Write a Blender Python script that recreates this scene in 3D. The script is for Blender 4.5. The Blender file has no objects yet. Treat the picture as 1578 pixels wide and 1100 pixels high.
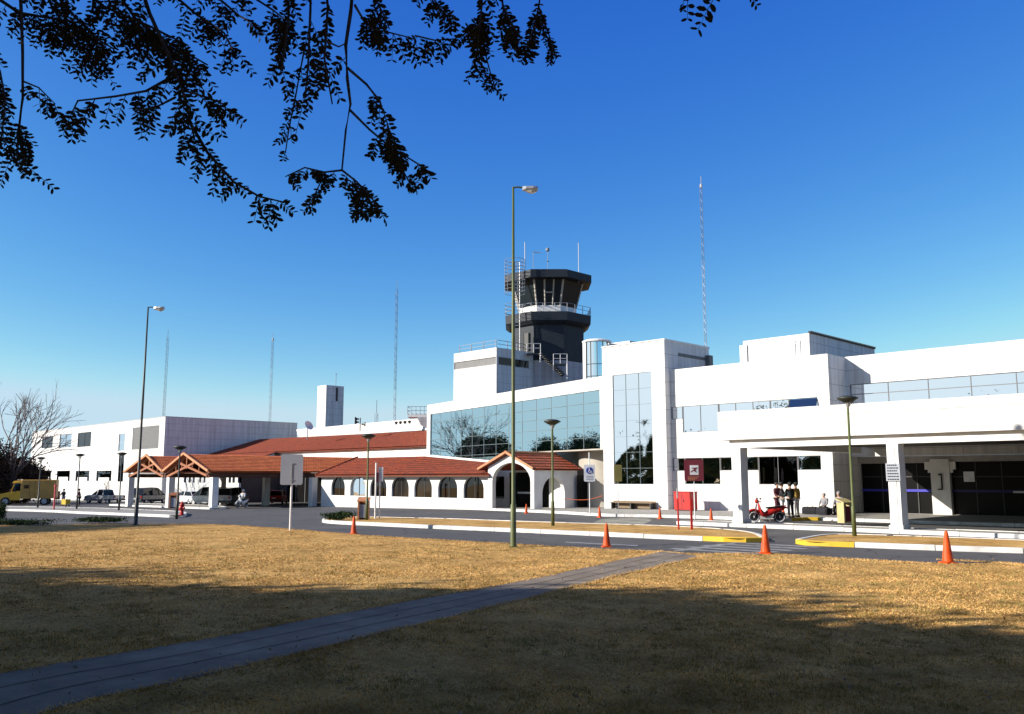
import bpy, bmesh, math, random
import numpy as np
from mathutils import Vector, Matrix
random.seed(7)
R = math.radians
# ------------------------------------------------------------------ camera, world, sun, exposure
scene = bpy.context.scene
col = scene.collection
F_PX, CAM_H = 1355.0, 2.1
TILT = math.atan(188 / F_PX)
cam_d = bpy.data.cameras.new('camera')
cam_d.sensor_width = 36; cam_d.lens = 36 * F_PX / 1578
cam_d.clip_start = 0.1; cam_d.clip_end = 3000
cam = bpy.data.objects.new('camera', cam_d); col.objects.link(cam)
cam.location = (0, 0, CAM_H); cam.rotation_euler = (R(90) + TILT, 0, R(45))
scene.camera = cam
SUN_EL, SUN_AZ = R(23), math.atan2(-.54, -.84)      # azimuth measured from +Y towards +X
SD = Vector((math.sin(SUN_AZ) * math.cos(SUN_EL), math.cos(SUN_AZ) * math.cos(SUN_EL), math.sin(SUN_EL)))
world = bpy.data.worlds.new('World'); scene.world = world; world.use_nodes = True
wn = world.node_tree.nodes; wl = world.node_tree.links
sky = wn.new('ShaderNodeTexSky'); sky.sky_type = 'NISHITA'; sky.sun_disc = False
sky.sun_elevation = SUN_EL; sky.sun_rotation = SUN_AZ % (2 * math.pi)
sky.air_density = 1.0; sky.dust_density = 0.0; sky.ozone_density = 5.0; sky.altitude = 500
def wmath(op, a, b=None, c=None):
    q = wn.new('ShaderNodeMath'); q.operation = op
    for k, v in enumerate((a, b, c)):
        if v is None: continue
        if isinstance(v, (int, float)): q.inputs[k].default_value = v
        else: wl.new(v, q.inputs[k])
    return q.outputs[0]
# the deep clear winter sky: each channel of the physical sky gets its own contrast
sepc = wn.new('ShaderNodeSeparateColor'); wl.new(sky.outputs[0], sepc.inputs[0]); comb = wn.new('ShaderNodeCombineColor')
for k, (amp, pw) in enumerate([(7.7, 2.03), (2.55, 1.38), (1.18, .50)]):
    wl.new(wmath('SMOOTH_MIN', wmath('MULTIPLY', wmath('POWER', wmath('MULTIPLY', sepc.outputs[k], .1), pw), amp * 10 / 1.68), (.55, .75, .90)[k] * 10 / 1.68, .5), comb.inputs[k])
tcw = wn.new('ShaderNodeTexCoord'); spw = wn.new('ShaderNodeSeparateXYZ'); wl.new(tcw.outputs['Generated'], spw.inputs[0])
# unseen zenith recoloured and a warm glow added round the sun, steering ambient light
zen_ = wmath('MULTIPLY', wmath('SMOOTH_MIN', wmath('MAXIMUM', wmath('SUBTRACT', spw.outputs['Z'], .56), 0.), .25, .05), 3.4)
mxz = wn.new('ShaderNodeMixRGB'); wl.new(zen_, mxz.inputs[0]); wl.new(comb.outputs[0], mxz.inputs[1]); mxz.inputs[2].default_value = (.30, .42, .75, 1)
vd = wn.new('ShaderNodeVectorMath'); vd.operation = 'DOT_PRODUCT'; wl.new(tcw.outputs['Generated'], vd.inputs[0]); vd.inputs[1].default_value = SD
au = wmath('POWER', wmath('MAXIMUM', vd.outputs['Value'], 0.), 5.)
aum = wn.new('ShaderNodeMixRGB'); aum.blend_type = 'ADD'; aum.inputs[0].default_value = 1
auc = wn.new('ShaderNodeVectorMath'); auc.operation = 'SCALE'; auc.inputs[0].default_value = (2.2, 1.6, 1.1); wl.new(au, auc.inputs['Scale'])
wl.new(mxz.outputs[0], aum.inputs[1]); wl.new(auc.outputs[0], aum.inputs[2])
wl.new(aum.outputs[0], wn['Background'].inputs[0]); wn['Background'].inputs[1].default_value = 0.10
sl = bpy.data.lights.new('sun', 'SUN'); sl.energy = 4.8; sl.angle = R(0.5); sl.color = (1, .93, .83)
so = bpy.data.objects.new('sun', sl); col.objects.link(so)
so.rotation_euler = SD.to_track_quat('Z', 'Y').to_euler()
scene.view_settings.view_transform = 'Standard'; scene.view_settings.look = 'None'
scene.view_settings.exposure = 0.75; scene.view_settings.gamma = 1
# ------------------------------------------------------------------ survey: where a sight line meets the ground or a wall
def gz(x):                       # the forecourt falls gently towards the far left
    return -.0105 * max(0., -x - 33.)
_f = Vector((-math.sqrt(.5) * math.cos(TILT), math.sqrt(.5) * math.cos(TILT), math.sin(TILT)))
_r = Vector((math.sqrt(.5), math.sqrt(.5), 0)); _u = _r.cross(_f); _C = Vector((0, 0, CAM_H))
def sight(x, y): return _f * F_PX + _r * (x - 789) + _u * (550 - y)
def onz(x, y, z=0.):
    r = sight(x, y); return _C + r * ((z - CAM_H) / r.z)
def ong(x, y, dz=0.):
    p = onz(x, y, dz)
    for i in range(12): p = onz(x, y, gz(p.x) + dz)
    return p
def onY(x, y, Y):
    r = sight(x, y); return _C + r * (Y / r.y)
def onX(x, y, X):
    r = sight(x, y); return _C + r * (X / r.x)
def onD(x, y, d):                # at depth d in front of the camera
    r = sight(x, y); return _C + r * (d / ((r.y - r.x) * math.sqrt(.5)))
def world_pt(d, lat, z=0.):
    return Vector(((lat - d) * math.sqrt(.5), (lat + d) * math.sqrt(.5), z))
# ------------------------------------------------------------------ materials
M = {}
def mat(name, c, rough=.6, metal=0., c2=None, scale=3., bump=0., spec=.5, coat=0., detail=4):
    m = bpy.data.materials.new(name); m.use_nodes = True
    n = m.node_tree.nodes; l = m.node_tree.links; b = n['Principled BSDF']
    b.inputs['Roughness'].default_value = rough; b.inputs['Metallic'].default_value = metal
    b.inputs['Specular IOR Level'].default_value = spec; b.inputs['Coat Weight'].default_value = coat
    if c2 is None: c2 = tuple(v * .82 for v in c)
    tc = n.new('ShaderNodeTexCoord'); nz = n.new('ShaderNodeTexNoise')
    nz.inputs['Scale'].default_value = scale; nz.inputs['Detail'].default_value = detail
    l.new(tc.outputs['Object'], nz.inputs['Vector'])
    rp = n.new('ShaderNodeValToRGB'); rp.color_ramp.elements[0].position = .35; rp.color_ramp.elements[1].position = .65
    rp.color_ramp.elements[0].color = (*c2, 1); rp.color_ramp.elements[1].color = (*c, 1)
    l.new(nz.outputs['Fac'], rp.inputs['Fac']); l.new(rp.outputs['Color'], b.inputs['Base Color'])
    if bump:
        bp = n.new('ShaderNodeBump'); bp.inputs['Strength'].default_value = bump; bp.inputs['Distance'].default_value = .05
        l.new(nz.outputs['Fac'], bp.inputs['Height']); l.new(bp.outputs['Normal'], b.inputs['Normal'])
    M[name] = m; return m
def wall_mat(name, c, dark, period=.93, off=.1, vper=0.):
    m = mat(name, c, .75, 0, tuple(v * .93 for v in c), 1.3)
    n = m.node_tree.nodes; l = m.node_tree.links; b = n['Principled BSDF']
    src = b.inputs['Base Color'].links[0].from_socket
    g = n.new('ShaderNodeNewGeometry'); sp = n.new('ShaderNodeSeparateXYZ'); l.new(g.outputs['Position'], sp.inputs[0])
    def mth(op, a, bb=None):
        q = n.new('ShaderNodeMath'); q.operation = op
        for i, v in enumerate((a, bb)):
            if v is None: continue
            if isinstance(v, (int, float)): q.inputs[i].default_value = v
            else: l.new(v, q.inputs[i])
        return q.outputs[0]
    z = mth('FRACT', mth('DIVIDE', mth('ADD', sp.outputs['Z'], 10 * period - off), period))
    ln = mth('LESS_THAN', z, .035)
    if vper:
        v = mth('FRACT', mth('DIVIDE', mth('ADD', mth('ADD', sp.outputs['X'], sp.outputs['Y']), 900.), vper))
        ln = mth('MAXIMUM', ln, mth('LESS_THAN', v, .004))
    # rain streaks: noise stretched vertically
    mp = n.new('ShaderNodeMapping'); mp.inputs['Scale'].default_value = (2.2, 2.2, .12); l.new(g.outputs['Position'], mp.inputs[0])
    nz = n.new('ShaderNodeTexNoise'); nz.inputs['Scale'].default_value = 1.5; nz.inputs['Detail'].default_value = 5; l.new(mp.outputs[0], nz.inputs['Vector'])
    rp = n.new('ShaderNodeValToRGB'); rp.color_ramp.elements[0].position = .3; rp.color_ramp.elements[1].position = .6
    rp.color_ramp.elements[0].color = (.76, .75, .72, 1); rp.color_ramp.elements[1].color = (1, 1, 1, 1)
    l.new(nz.outputs['Fac'], rp.inputs[0])
    mm = n.new('ShaderNodeMixRGB'); mm.blend_type = 'MULTIPLY'; mm.inputs[0].default_value = 1
    l.new(src, mm.inputs[1]); l.new(rp.outputs[0], mm.inputs[2])
    mx = n.new('ShaderNodeMixRGB'); l.new(ln, mx.inputs[0]); l.new(mm.outputs[0], mx.inputs[1]); mx.inputs[2].default_value = (*dark, 1)
    l.new(mx.outputs[0], b.inputs['Base Color'])
    return m
wall_mat('white_panel', (.72, .71, .69), (.36, .35, .34), vper=7.3)
mat('white_paint', (.80, .79, .76), .55, 0, (.70, .69, .66), 2)
mat('white_plaster', (.76, .75, .72), .8, 0, (.64, .62, .58), .9, detail=9)
wall_mat('lilac_panel', (.50, .46, .48), (.28, .26, .28), 1.1)  # pale lilac-grey panel colour of the tower's lower shaft
mat('grey_panel', (.15, .15, .15), .6, 0, (.13, .13, .13), 2)
mat('dark_grey', (.020, .026, .036), .6, 0, (.014, .019, .027), 1, spec=.3)
mat('dark_metal', (.05, .05, .05), .5, .4)
mat('black', (.012, .012, .013), .5)
mat('rubber', (.02, .02, .02), .8)
mat('olive_pole', (.105, .125, .03), .55, 0, (.075, .09, .025), 2)
mat('dark_pole', (.03, .035, .025), .5)
mat('galv', (.45, .46, .47), .45, .5)
mat('beige_wall', (.42, .38, .32), .8, 0, (.36, .33, .28), 1)
mat('lamp_glass', (.55, .52, .45), .25)
mat('orange_plastic', (.74, .095, .006), .55, 0, (.56, .06, .006), 5, spec=.3)
mat('cone_base', (.06, .05, .05), .8)
mat('red_paint', (.46, .018, .014), .5, 0, (.36, .014, .012), 3, spec=.3)
mat('pink_red', (.65, .08, .08), .5)
mat('maroon', (.16, .015, .03), .5)
mat('yellow_paint', (.75, .48, .02), .6, 0, (.62, .40, .03), 2)
mat('truck_yellow', (.80, .44, .02), .4, 0, (.66, .35, .015), 1, coat=.4)
mat('truck_tan', (.55, .30, .06), .55, 0, (.45, .24, .045), 1.5)
mat('chrome', (.6, .6, .62), .2, 1.)
mat('silver_paint', (.32, .33, .36), .3, .6, coat=.5)
mat('dark_van_paint', (.045, .05, .06), .3, .3, coat=.5)
mat('white_car', (.78, .78, .78), .35, 0, coat=.4)
mat('car_glass', (.012, .014, .016), .05, spec=.35)
mat('joint_grey', (.16, .21, .23), .6)
mat('joint_dark', (.03, .028, .026), 1., spec=0)
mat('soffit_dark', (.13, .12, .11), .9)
mat('shaded_plaster', (.42, .40, .38), .85)  # plaster with the shade under the drive-through canopy put into its colour
mat('dimmed_stripe_blue', (.015, .015, .12), .6)  # stripe blue again, its dimness farther in put into the colour
mat('shaded_brown_wall', (.085, .065, .055), .8)  # grey-brown door wall, darkened in colour for the shade under the timber canopy
mat('cab_glass_dark', (.016, .024, .030), .25, spec=.12)
mat('tail_red', (.35, .01, .01), .3)
mat('olive_panel', (.20, .17, .04), .6)
mat('sign_grey', (.30, .32, .36), .5, .1, (.27, .29, .33), 1)
mat('sign_white', (.78, .78, .80), .5)
mat('sign_blue', (.03, .06, .35), .5)
mat('blue_stripe', (.03, .03, .42), .5)
mat('bench_wood', (.22, .15, .08), .7, 0, (.15, .10, .055), 9)
mat('wood_beam', (.34, .12, .045), .65, 0, (.24, .08, .03), 6)
mat('wood_dark', (.09, .035, .018), .8, 0, (.06, .025, .014), 4)
mat('facia_orange', (.55, .24, .11), .7, 0, (.45, .18, .08), 3)
mat('bark', (.045, .035, .028), .9, 0, (.03, .023, .02), 14, .5)
mat('twig', (.17, .125, .11), .9, 0, (.11, .085, .075), 4)
mat('leaf_dark', (.018, .020, .009), .75, 0, (.030, .026, .012), 6, spec=.2)
mat('leaf_green', (.05, .075, .02), .7, 0, (.03, .045, .015), 2, spec=.25)
mat('leaf_brown', (.055, .035, .022), .85, 0, (.03, .02, .015), 1.5, spec=.1)
mat('shrub_green', (.035, .06, .015), .8, 0, (.02, .035, .01), 3, spec=.2)
mat('skin', (.45, .26, .18), .6)
mat('cloth_maroon', (.09, .02, .035), .9)
mat('cloth_black', (.012, .012, .016), .9)
mat('cloth_navy', (.02, .028, .03), .9)
mat('cloth_yellow', (.42, .28, .06), .9)
mat('cloth_grey', (.26, .26, .28), .9)
mat('cloth_white', (.6, .6, .62), .9)
mat('hair', (.015, .012, .01), .8)
mat('straw', (.86, .55, .21), .9, 0, (.44, .27, .09), 1.1, spec=.1, detail=8)
mat('tuft', (.24, .22, .07), .9, 0, (.30, .20, .07), .8, spec=.1)
mat('bin_frame', (.50, .42, .20), .7)
mat('tape', (.75, .16, .05), .6)
mat('mast_white', (.42, .43, .46), .5)
mat('mast_grey', (.22, .25, .30), .6)
mat('mast_red', (.30, .16, .20), .6)
mat('interior_dark', (.007, .006, .006), .3, 0, (.004, .004, .004), .6, spec=.15)
mat('brown_glass', (.03, .018, .007), .08, 0, (.01, .008, .006), .9, spec=.6)
mat('concrete', (.33, .31, .28), .9, 0, (.26, .25, .22), 2.2, .2, detail=9)
mat('kerb_white', (.74, .73, .70), .8, 0, (.52, .51, .48), 2.5, .1, detail=9)
mat('line_white', (.34, .34, .34), .8, 0, (.17, .17, .17), 3, detail=10)
mat('patch_pale', (.34, .33, .26), .95, 0, (.15, .15, .12), 1.1, .3, detail=10)
def tile_mat(name, a, b_, c):
    m = mat(name, a, .8, 0, b_, 2.2, .0, detail=10)
    n = m.node_tree.nodes; l = m.node_tree.links; b = n['Principled BSDF']
    src = b.inputs['Base Color'].links[0].from_socket
    vo = n.new('ShaderNodeTexVoronoi'); vo.inputs['Scale'].default_value = 3.2
    tc = n.new('ShaderNodeTexCoord'); l.new(tc.outputs['Object'], vo.inputs['Vector'])
    sx = n.new('ShaderNodeSeparateColor'); l.new(vo.outputs['Color'], sx.inputs[0])
    mx = n.new('ShaderNodeMixRGB'); mr = n.new('ShaderNodeMath'); mr.operation = 'MULTIPLY'; mr.inputs[1].default_value = .55
    l.new(sx.outputs[0], mr.inputs[0]); l.new(mr.outputs[0], mx.inputs[0]); l.new(src, mx.inputs[1]); mx.inputs[2].default_value = (*c, 1)
    l.new(mx.outputs[0], b.inputs['Base Color'])
tile_mat('tile_red', (.36, .066, .018), (.23, .04, .013), (.12, .035, .018))
tile_mat('tile_orange', (.62, .17, .045), (.46, .11, .03), (.30, .065, .022))
def glass_mat(name, c, wav, rough=.015, scale=.35):
    m = bpy.data.materials.new(name); m.use_nodes = True
    n = m.node_tree.nodes; l = m.node_tree.links; b = n['Principled BSDF']
    b.inputs['Base Color'].default_value = (*c, 1); b.inputs['Metallic'].default_value = 1; b.inputs['Roughness'].default_value = rough
    tc = n.new('ShaderNodeTexCoord'); nz = n.new('ShaderNodeTexNoise'); nz.inputs['Scale'].default_value = scale; nz.inputs['Detail'].default_value = 1
    l.new(tc.outputs['Object'], nz.inputs['Vector'])
    bp = n.new('ShaderNodeBump'); bp.inputs['Strength'].default_value = wav; bp.inputs['Distance'].default_value = .1
    l.new(nz.outputs['Fac'], bp.inputs['Height']); l.new(bp.outputs['Normal'], b.inputs['Normal'])
    M[name] = m
glass_mat('blue_mirror', (.52, .67, .69), .06)
glass_mat('wavy_mirror', (.82, .86, .88), .45, scale=.55)
glass_mat('pale_mirror', (.84, .88, .90), .06)
glass_mat('dark_mirror', (.07, .065, .06), .15)
glass_mat('pane_blue', (.10, .22, .38), .02)
def ground_mats():
    # dry lawn
    m = bpy.data.materials.new('dry_lawn'); m.use_nodes = True; n = m.node_tree.nodes; l = m.node_tree.links; b = n['Principled BSDF']
    b.inputs['Roughness'].default_value = .95; b.inputs['Specular IOR Level'].default_value = .1
    g = n.new('ShaderNodeNewGeometry')
    def noise(sc, det=6, rg=.6):
        q = n.new('ShaderNodeTexNoise'); q.inputs['Scale'].default_value = sc; q.inputs['Detail'].default_value = det; q.inputs['Roughness'].default_value = rg
        l.new(g.outputs['Position'], q.inputs['Vector']); return q.outputs['Fac']
    def ramp(f, st):
        q = n.new('ShaderNodeValToRGB'); e = q.color_ramp.elements
        while len(e) < len(st): e.new(.5)
        for i, (p, c) in enumerate(st): e[i].position = p; e[i].color = (*c, 1)
        l.new(f, q.inputs[0]); return q.outputs[0]
    a = ramp(noise(.45, 8, .7), [(.30, (.36, .21, .07)), (.5, (.62, .38, .13)), (.7, (.78, .50, .19))])
    f2 = ramp(noise(9, 10, .8), [(.35, (.62, .58, .5)), (.55, (1, 1, 1)), (.75, (1.15, 1.12, 1.0))])
    mx = n.new('ShaderNodeMixRGB'); mx.blend_type = 'MULTIPLY'; mx.inputs[0].default_value = 1; l.new(a, mx.inputs[1]); l.new(f2, mx.inputs[2])
    f3 = ramp(noise(1.7, 9, .75), [(.36, (.55, .50, .42)), (.50, (.96, .96, .95)), (.66, (1.10, 1.08, 1.05))])
    m0 = n.new('ShaderNodeMixRGB'); m0.blend_type = 'MULTIPLY'; m0.inputs[0].default_value = .8; l.new(mx.outputs[0], m0.inputs[1]); l.new(f3, m0.inputs[2]); mx = m0
    pt = ramp(noise(.16, 5, .6), [(.56, (0, 0, 0)), (.68, (.6, .6, .6))])
    m2 = n.new('ShaderNodeMixRGB'); l.new(pt, m2.inputs[0]); l.new(mx.outputs[0], m2.inputs[1]); m2.inputs[2].default_value = (.50, .36, .14, 1)
    l.new(m2.outputs[0], b.inputs['Base Color'])
    bp = n.new('ShaderNodeBump'); bp.inputs['Strength'].default_value = .5; bp.inputs['Distance'].default_value = .03
    l.new(noise(14, 8, .8), bp.inputs['Height']); l.new(bp.outputs[0], b.inputs['Normal']); M['dry_lawn'] = m
    # asphalt
    m = bpy.data.materials.new('asphalt'); m.use_nodes = True; n = m.node_tree.nodes; l = m.node_tree.links; b = n['Principled BSDF']
    b.inputs['Roughness'].default_value = .85
    g = n.new('ShaderNodeNewGeometry')
    a = ramp(noise(.25, 9, .65), [(.3, (.060, .058, .058)), (.55, (.085, .082, .08)), (.75, (.12, .115, .11))])
    f2 = ramp(noise(22, 6, .8), [(.3, (.7, .7, .7)), (.7, (1.25, 1.25, 1.25))])
    mx = n.new('ShaderNodeMixRGB'); mx.blend_type = 'MULTIPLY'; mx.inputs[0].default_value = 1; l.new(a, mx.inputs[1]); l.new(f2, mx.inputs[2])
    vo = n.new('ShaderNodeTexVoronoi'); vo.feature = 'DISTANCE_TO_EDGE'; vo.inputs['Scale'].default_value = .22
    ad = n.new('ShaderNodeMixRGB'); ad.blend_type = 'ADD'; ad.inputs[0].default_value = .6
    nn = n.new('ShaderNodeTexNoise'); nn.inputs['Scale'].default_value = 1.5; nn.inputs['Detail'].default_value = 6; l.new(g.outputs['Position'], nn.inputs['Vector'])
    l.new(g.outputs['Position'], ad.inputs[1]); l.new(nn.outputs['Color'], ad.inputs[2]); l.new(ad.outputs[0], vo.inputs['Vector'])
    ck = n.new('ShaderNodeMath'); ck.operation = 'LESS_THAN'; ck.inputs[1].default_value = .006; l.new(vo.outputs['Distance'], ck.inputs[0])
    m3 = n.new('ShaderNodeMixRGB'); l.new(ck.outputs[0], m3.inputs[0]); l.new(mx.outputs[0], m3.inputs[1]); m3.inputs[2].default_value = (.03, .03, .03, 1)
    l.new(m3.outputs[0], b.inputs['Base Color'])
    bp = n.new('ShaderNodeBump'); bp.inputs['Strength'].default_value = .4; bp.inputs['Distance'].default_value = .02
    l.new(noise(30, 5, .8), bp.inputs['Height']); l.new(bp.outputs[0], b.inputs['Normal']); M['asphalt'] = m
    # foot path
    m = bpy.data.materials.new('path_paving'); m.use_nodes = True; n = m.node_tree.nodes; l = m.node_tree.links; b = n['Principled BSDF']
    b.inputs['Roughness'].default_value = .9
    g = n.new('ShaderNodeNewGeometry')
    a = ramp(noise(.8, 9, .7), [(.3, (.13, .105, .08)), (.5, (.22, .175, .13)), (.72, (.35, .285, .215))])
    l.new(a, b.inputs['Base Color'])
    bp = n.new('ShaderNodeBump'); bp.inputs['Strength'].default_value = .5; bp.inputs['Distance'].default_value = .02
    l.new(noise(16, 8, .8), bp.inputs['Height']); l.new(bp.outputs[0], b.inputs['Normal']); M['path_paving'] = m
ground_mats()
# ------------------------------------------------------------------ mesh builder and object helpers
class MB:
    def __init__(s): s.v = []; s.f = []; s.mi = []; s.m = 0
    def add(s, vs, fs):
        o = len(s.v); s.v += [tuple(p) for p in vs]
        for f in fs: s.f.append([i + o for i in f]); s.mi.append(s.m)
        return s
    def box(s, x0, x1, y0, y1, z0, z1):
        return s.add([(x0, y0, z0), (x1, y0, z0), (x1, y1, z0), (x0, y1, z0), (x0, y0, z1), (x1, y0, z1), (x1, y1, z1), (x0, y1, z1)],
                     [(3, 2, 1, 0), (4, 5, 6, 7), (0, 1, 5, 4), (1, 2, 6, 5), (2, 3, 7, 6), (3, 0, 4, 7)])
    def quad(s, a, b, c, d): return s.add([a, b, c, d], [(0, 1, 2, 3)])
    def prism(s, poly, z0, z1):          # poly of (x, y), counter-clockwise
        n = len(poly)
        return s.add([(p[0], p[1], z0) for p in poly] + [(p[0], p[1], z1) for p in poly],
                     [list(range(n))[::-1], list(range(n, 2 * n))] + [(i, (i + 1) % n, n + (i + 1) % n, n + i) for i in range(n)])
    def loft(s, rings, cap=True):
        n = len(rings[0]); vs = [p for r in rings for p in r]; fs = []
        for k in range(len(rings) - 1):
            for i in range(n):
                j = (i + 1) % n; fs.append((k * n + i, k * n + j, (k + 1) * n + j, (k + 1) * n + i))
        if cap: fs.append(list(range(n))[::-1]); fs.append([(len(rings) - 1) * n + i for i in range(n)])
        return s.add(vs, fs)
    def lathe(s, prof, n=16, c=(0, 0, 0), ph=0.):
        return s.loft([[(c[0] + r * math.cos(ph + 2 * math.pi * i / n), c[1] + r * math.sin(ph + 2 * math.pi * i / n), c[2] + z) for i in range(n)] for r, z in prof])
    def tube(s, pts, r, n=6):
        pts = [Vector(p) for p in pts]
        if not isinstance(r, (list, tuple)): r = [r] * len(pts)
        rings = []
        for i, p in enumerate(pts):
            t = (pts[min(i + 1, len(pts) - 1)] - pts[max(i - 1, 0)])
            if t.length < 1e-9: t = Vector((0, 0, 1))
            t.normalize()
            a = Vector((0, 0, 1)) if abs(t.z) < .9 else Vector((1, 0, 0))
            u = t.cross(a).normalized(); w = t.cross(u)
            rings.append([tuple(p + (u * math.cos(2 * math.pi * k / n) + w * math.sin(2 * math.pi * k / n)) * r[i]) for k in range(n)])
        return s.loft(rings)
    def bar(s, a, b, w, h):              # rectangular bar from a to b
        a = Vector(a); b = Vector(b); t = (b - a).normalized()
        up = Vector((0, 0, 1)) if abs(t.z) < .95 else Vector((1, 0, 0))
        u = t.cross(up).normalized() * w / 2; v = u.cross(t).normalized() * h / 2
        q = [-u - v, u - v, u + v, -u + v]
        return s.loft([[tuple(a + k) for k in q], [tuple(b + k) for k in q]])
    def build(s, name, m=None, parent=None, smooth=False, loc=None):
        me = bpy.data.meshes.new(name)
        org = Vector((0, 0, 0))
        if parent is not None and loc is None: org = world_loc(parent)
        if loc is not None: org = Vector(loc)
        me.from_pydata([(v[0] - org.x, v[1] - org.y, v[2] - org.z) for v in s.v], [], s.f)
        for mm in (m if isinstance(m, (list, tuple)) else [m]):
            if mm: me.materials.append(M[mm])
        if any(s.mi): me.polygons.foreach_set('material_index', s.mi)
        bm = bmesh.new(); bm.from_mesh(me); bmesh.ops.recalc_face_normals(bm, faces=bm.faces[:]) if s.recalc else None
        bm.to_mesh(me); bm.free()
        if smooth: me.polygons.foreach_set('use_smooth', [True] * len(me.polygons))
        me.update()
        o = bpy.data.objects.new(name, me); col.objects.link(o)
        if parent is not None: o.parent = parent
        elif loc is not None: o.location = loc
        return o
    recalc = True
def world_loc(o):
    p = Vector((0, 0, 0))
    while o is not None: p += Vector(o.location); o = o.parent
    return p
def tag(o, label=None, cat=None, group=None, kind=None):
    if label: o['label'] = label
    if cat: o['category'] = cat
    if group: o['group'] = group
    if kind: o['kind'] = kind
    return o
def thing(name, label, cat, loc=(0, 0, 0), rz=0., group=None):
    o = bpy.data.objects.new(name, None); col.objects.link(o); o.location = loc; o.rotation_euler = (0, 0, rz)
    return tag(o, label, cat, group)
def dup(o, loc=None, rz=None, label=None, sc=None, parent=None):
    c = o.copy(); col.objects.link(c)
    if parent is not None: c.parent = parent
    for ch in o.children: dup(ch, parent=c)
    if loc is not None: c.location = loc
    if rz is not None: c.rotation_euler = (c.rotation_euler[0], c.rotation_euler[1], rz)
    if sc: c.scale = (sc, sc, sc)
    if label: c['label'] = label
    return c
def local(mb_fn, name, m, parent, smooth=False):     # geometry given in the parent's own space
    b = MB(); mb_fn(b); return b.build(name, m, parent, smooth, loc=(0, 0, 0))
def wall(x0, x1, z0, z1, holes, depth=.25, P=None, U=None, N=None, mb=None):
    """wall panel with openings; P origin, U along, N into the wall; holes (a, b, za, zb)"""
    P = Vector(P); U = Vector(U); N = Vector(N); mb = mb or MB()
    xs = sorted({x0, x1, *[h[0] for h in holes], *[h[1] for h in holes]}); zs = sorted({z0, z1, *[h[2] for h in holes], *[h[3] for h in holes]})
    inside = lambda x, z: x < x0 or x > x1 or z < z0 or z > z1 or any(h[0] < x < h[1] and h[2] < z < h[3] for h in holes)
    pt = lambda x, z, d: tuple(P + U * x + N * d + Vector((0, 0, z)))
    for i in range(len(xs) - 1):
        for j in range(len(zs) - 1):
            a, b, c, d = xs[i], xs[i + 1], zs[j], zs[j + 1]; mx, mz = (a + b) / 2, (c + d) / 2
            if inside(mx, mz): continue
            mb.quad(pt(a, c, 0), pt(b, c, 0), pt(b, d, 0), pt(a, d, 0))
            mb.quad(pt(a, c, depth), pt(a, d, depth), pt(b, d, depth), pt(b, c, depth))
            e = 1e-3
            if inside(a - e, mz): mb.quad(pt(a, c, 0), pt(a, d, 0), pt(a, d, depth), pt(a, c, depth))
            if inside(b + e, mz): mb.quad(pt(b, c, 0), pt(b, c, depth), pt(b, d, depth), pt(b, d, 0))
            if inside(mx, c - e): mb.quad(pt(a, c, 0), pt(a, c, depth), pt(b, c, depth), pt(b, c, 0))
            if inside(mx, d + e): mb.quad(pt(a, d, 0), pt(b, d, 0), pt(b, d, depth), pt(a, d, depth))
    mb.recalc = False
    # fix orientation: make outward faces consistent through recalculation of merged islands
    return mb
def wallY(x0, x1, Y, z0, z1, holes=(), depth=.25, mb=None): return wall(x0, x1, z0, z1, list(holes), depth, (0, Y, 0), (1, 0, 0), (0, 1, 0), mb)
def wallX(y0, y1, X, z0, z1, holes=(), depth=.25, mb=None): return wall(y0, y1, z0, z1, list(holes), depth, (X, 0, 0), (0, 1, 0), (-1, 0, 0), mb)
def paneY(name, m, parent, x0, x1, z0, z1, Y, cols=1, rows=1, fr=.05, frame='dark_metal', th=.03):
    """framed window: frame with mullions (part) > pane (sub-part)"""
    f = MB()
    f.box(x0, x1, Y - .03, Y + .05, z0, z0 + fr); f.box(x0, x1, Y - .03, Y + .05, z1 - fr, z1)
    f.box(x0, x0 + fr, Y - .032, Y + .05, z0 + fr, z1 - fr); f.box(x1 - fr, x1, Y - .032, Y + .05, z0 + fr, z1 - fr)
    for i in range(1, cols):
        x = x0 + (x1 - x0) * i / cols; f.box(x - fr / 2, x + fr / 2, Y - .028, Y + .05, z0 + fr, z1 - fr)
    for j in range(1, rows):
        z = z0 + (z1 - z0) * j / rows; f.box(x0 + fr, x1 - fr, Y - .025, Y + .045, z - fr / 2, z + fr / 2)
    w = f.build(name, frame, parent)
    g = MB().box(x0 + fr * .5, x1 - fr * .5, Y, Y + th, z0 + fr * .5, z1 - fr * .5).build('pane', m, w)
    return w
def tile_roof(mb, a, b, c, d, pitch=.26, row=.42, amp=.045):
    """barrel tiles on the quad a-b (eave) c-d (ridge, c over b)"""
    a, b, c, d = map(Vector, (a, b, c, d)); nrm = (b - a).cross(d - a).normalized()
    if nrm.z < 0: nrm = -nrm
    L = max((b - a).length, (c - d).length); nu = int(L / pitch) * 4; S = ((d - a).length + (c - b).length) / 2; nr = max(2, int(S / row))
    off = [0, .75, 1, .75]
    vs = []; rows = []
    for j in range(nr):
        rows.append((j / nr, .045)); rows.append(((j + .999) / nr, .0))
    for t, lift in rows:
        for i in range(nu + 1):
            s_ = i / nu; p = a.lerp(b, s_).lerp(d.lerp(c, s_), t)
            vs.append(p + nrm * (amp * off[i % 4] + lift))
    W = nu + 1; fs = [(j * W + i, j * W + i + 1, (j + 1) * W + i + 1, (j + 1) * W + i) for j in range(len(rows) - 1) for i in range(nu)]
    mb.add(vs, fs)
    # underside
    mb.quad(a - nrm * .06, d - nrm * .06, c - nrm * .06, b - nrm * .06)
    mb.quad(a - nrm * .06, b - nrm * .06, b + nrm * .0, a + nrm * .0)
    return mb
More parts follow.
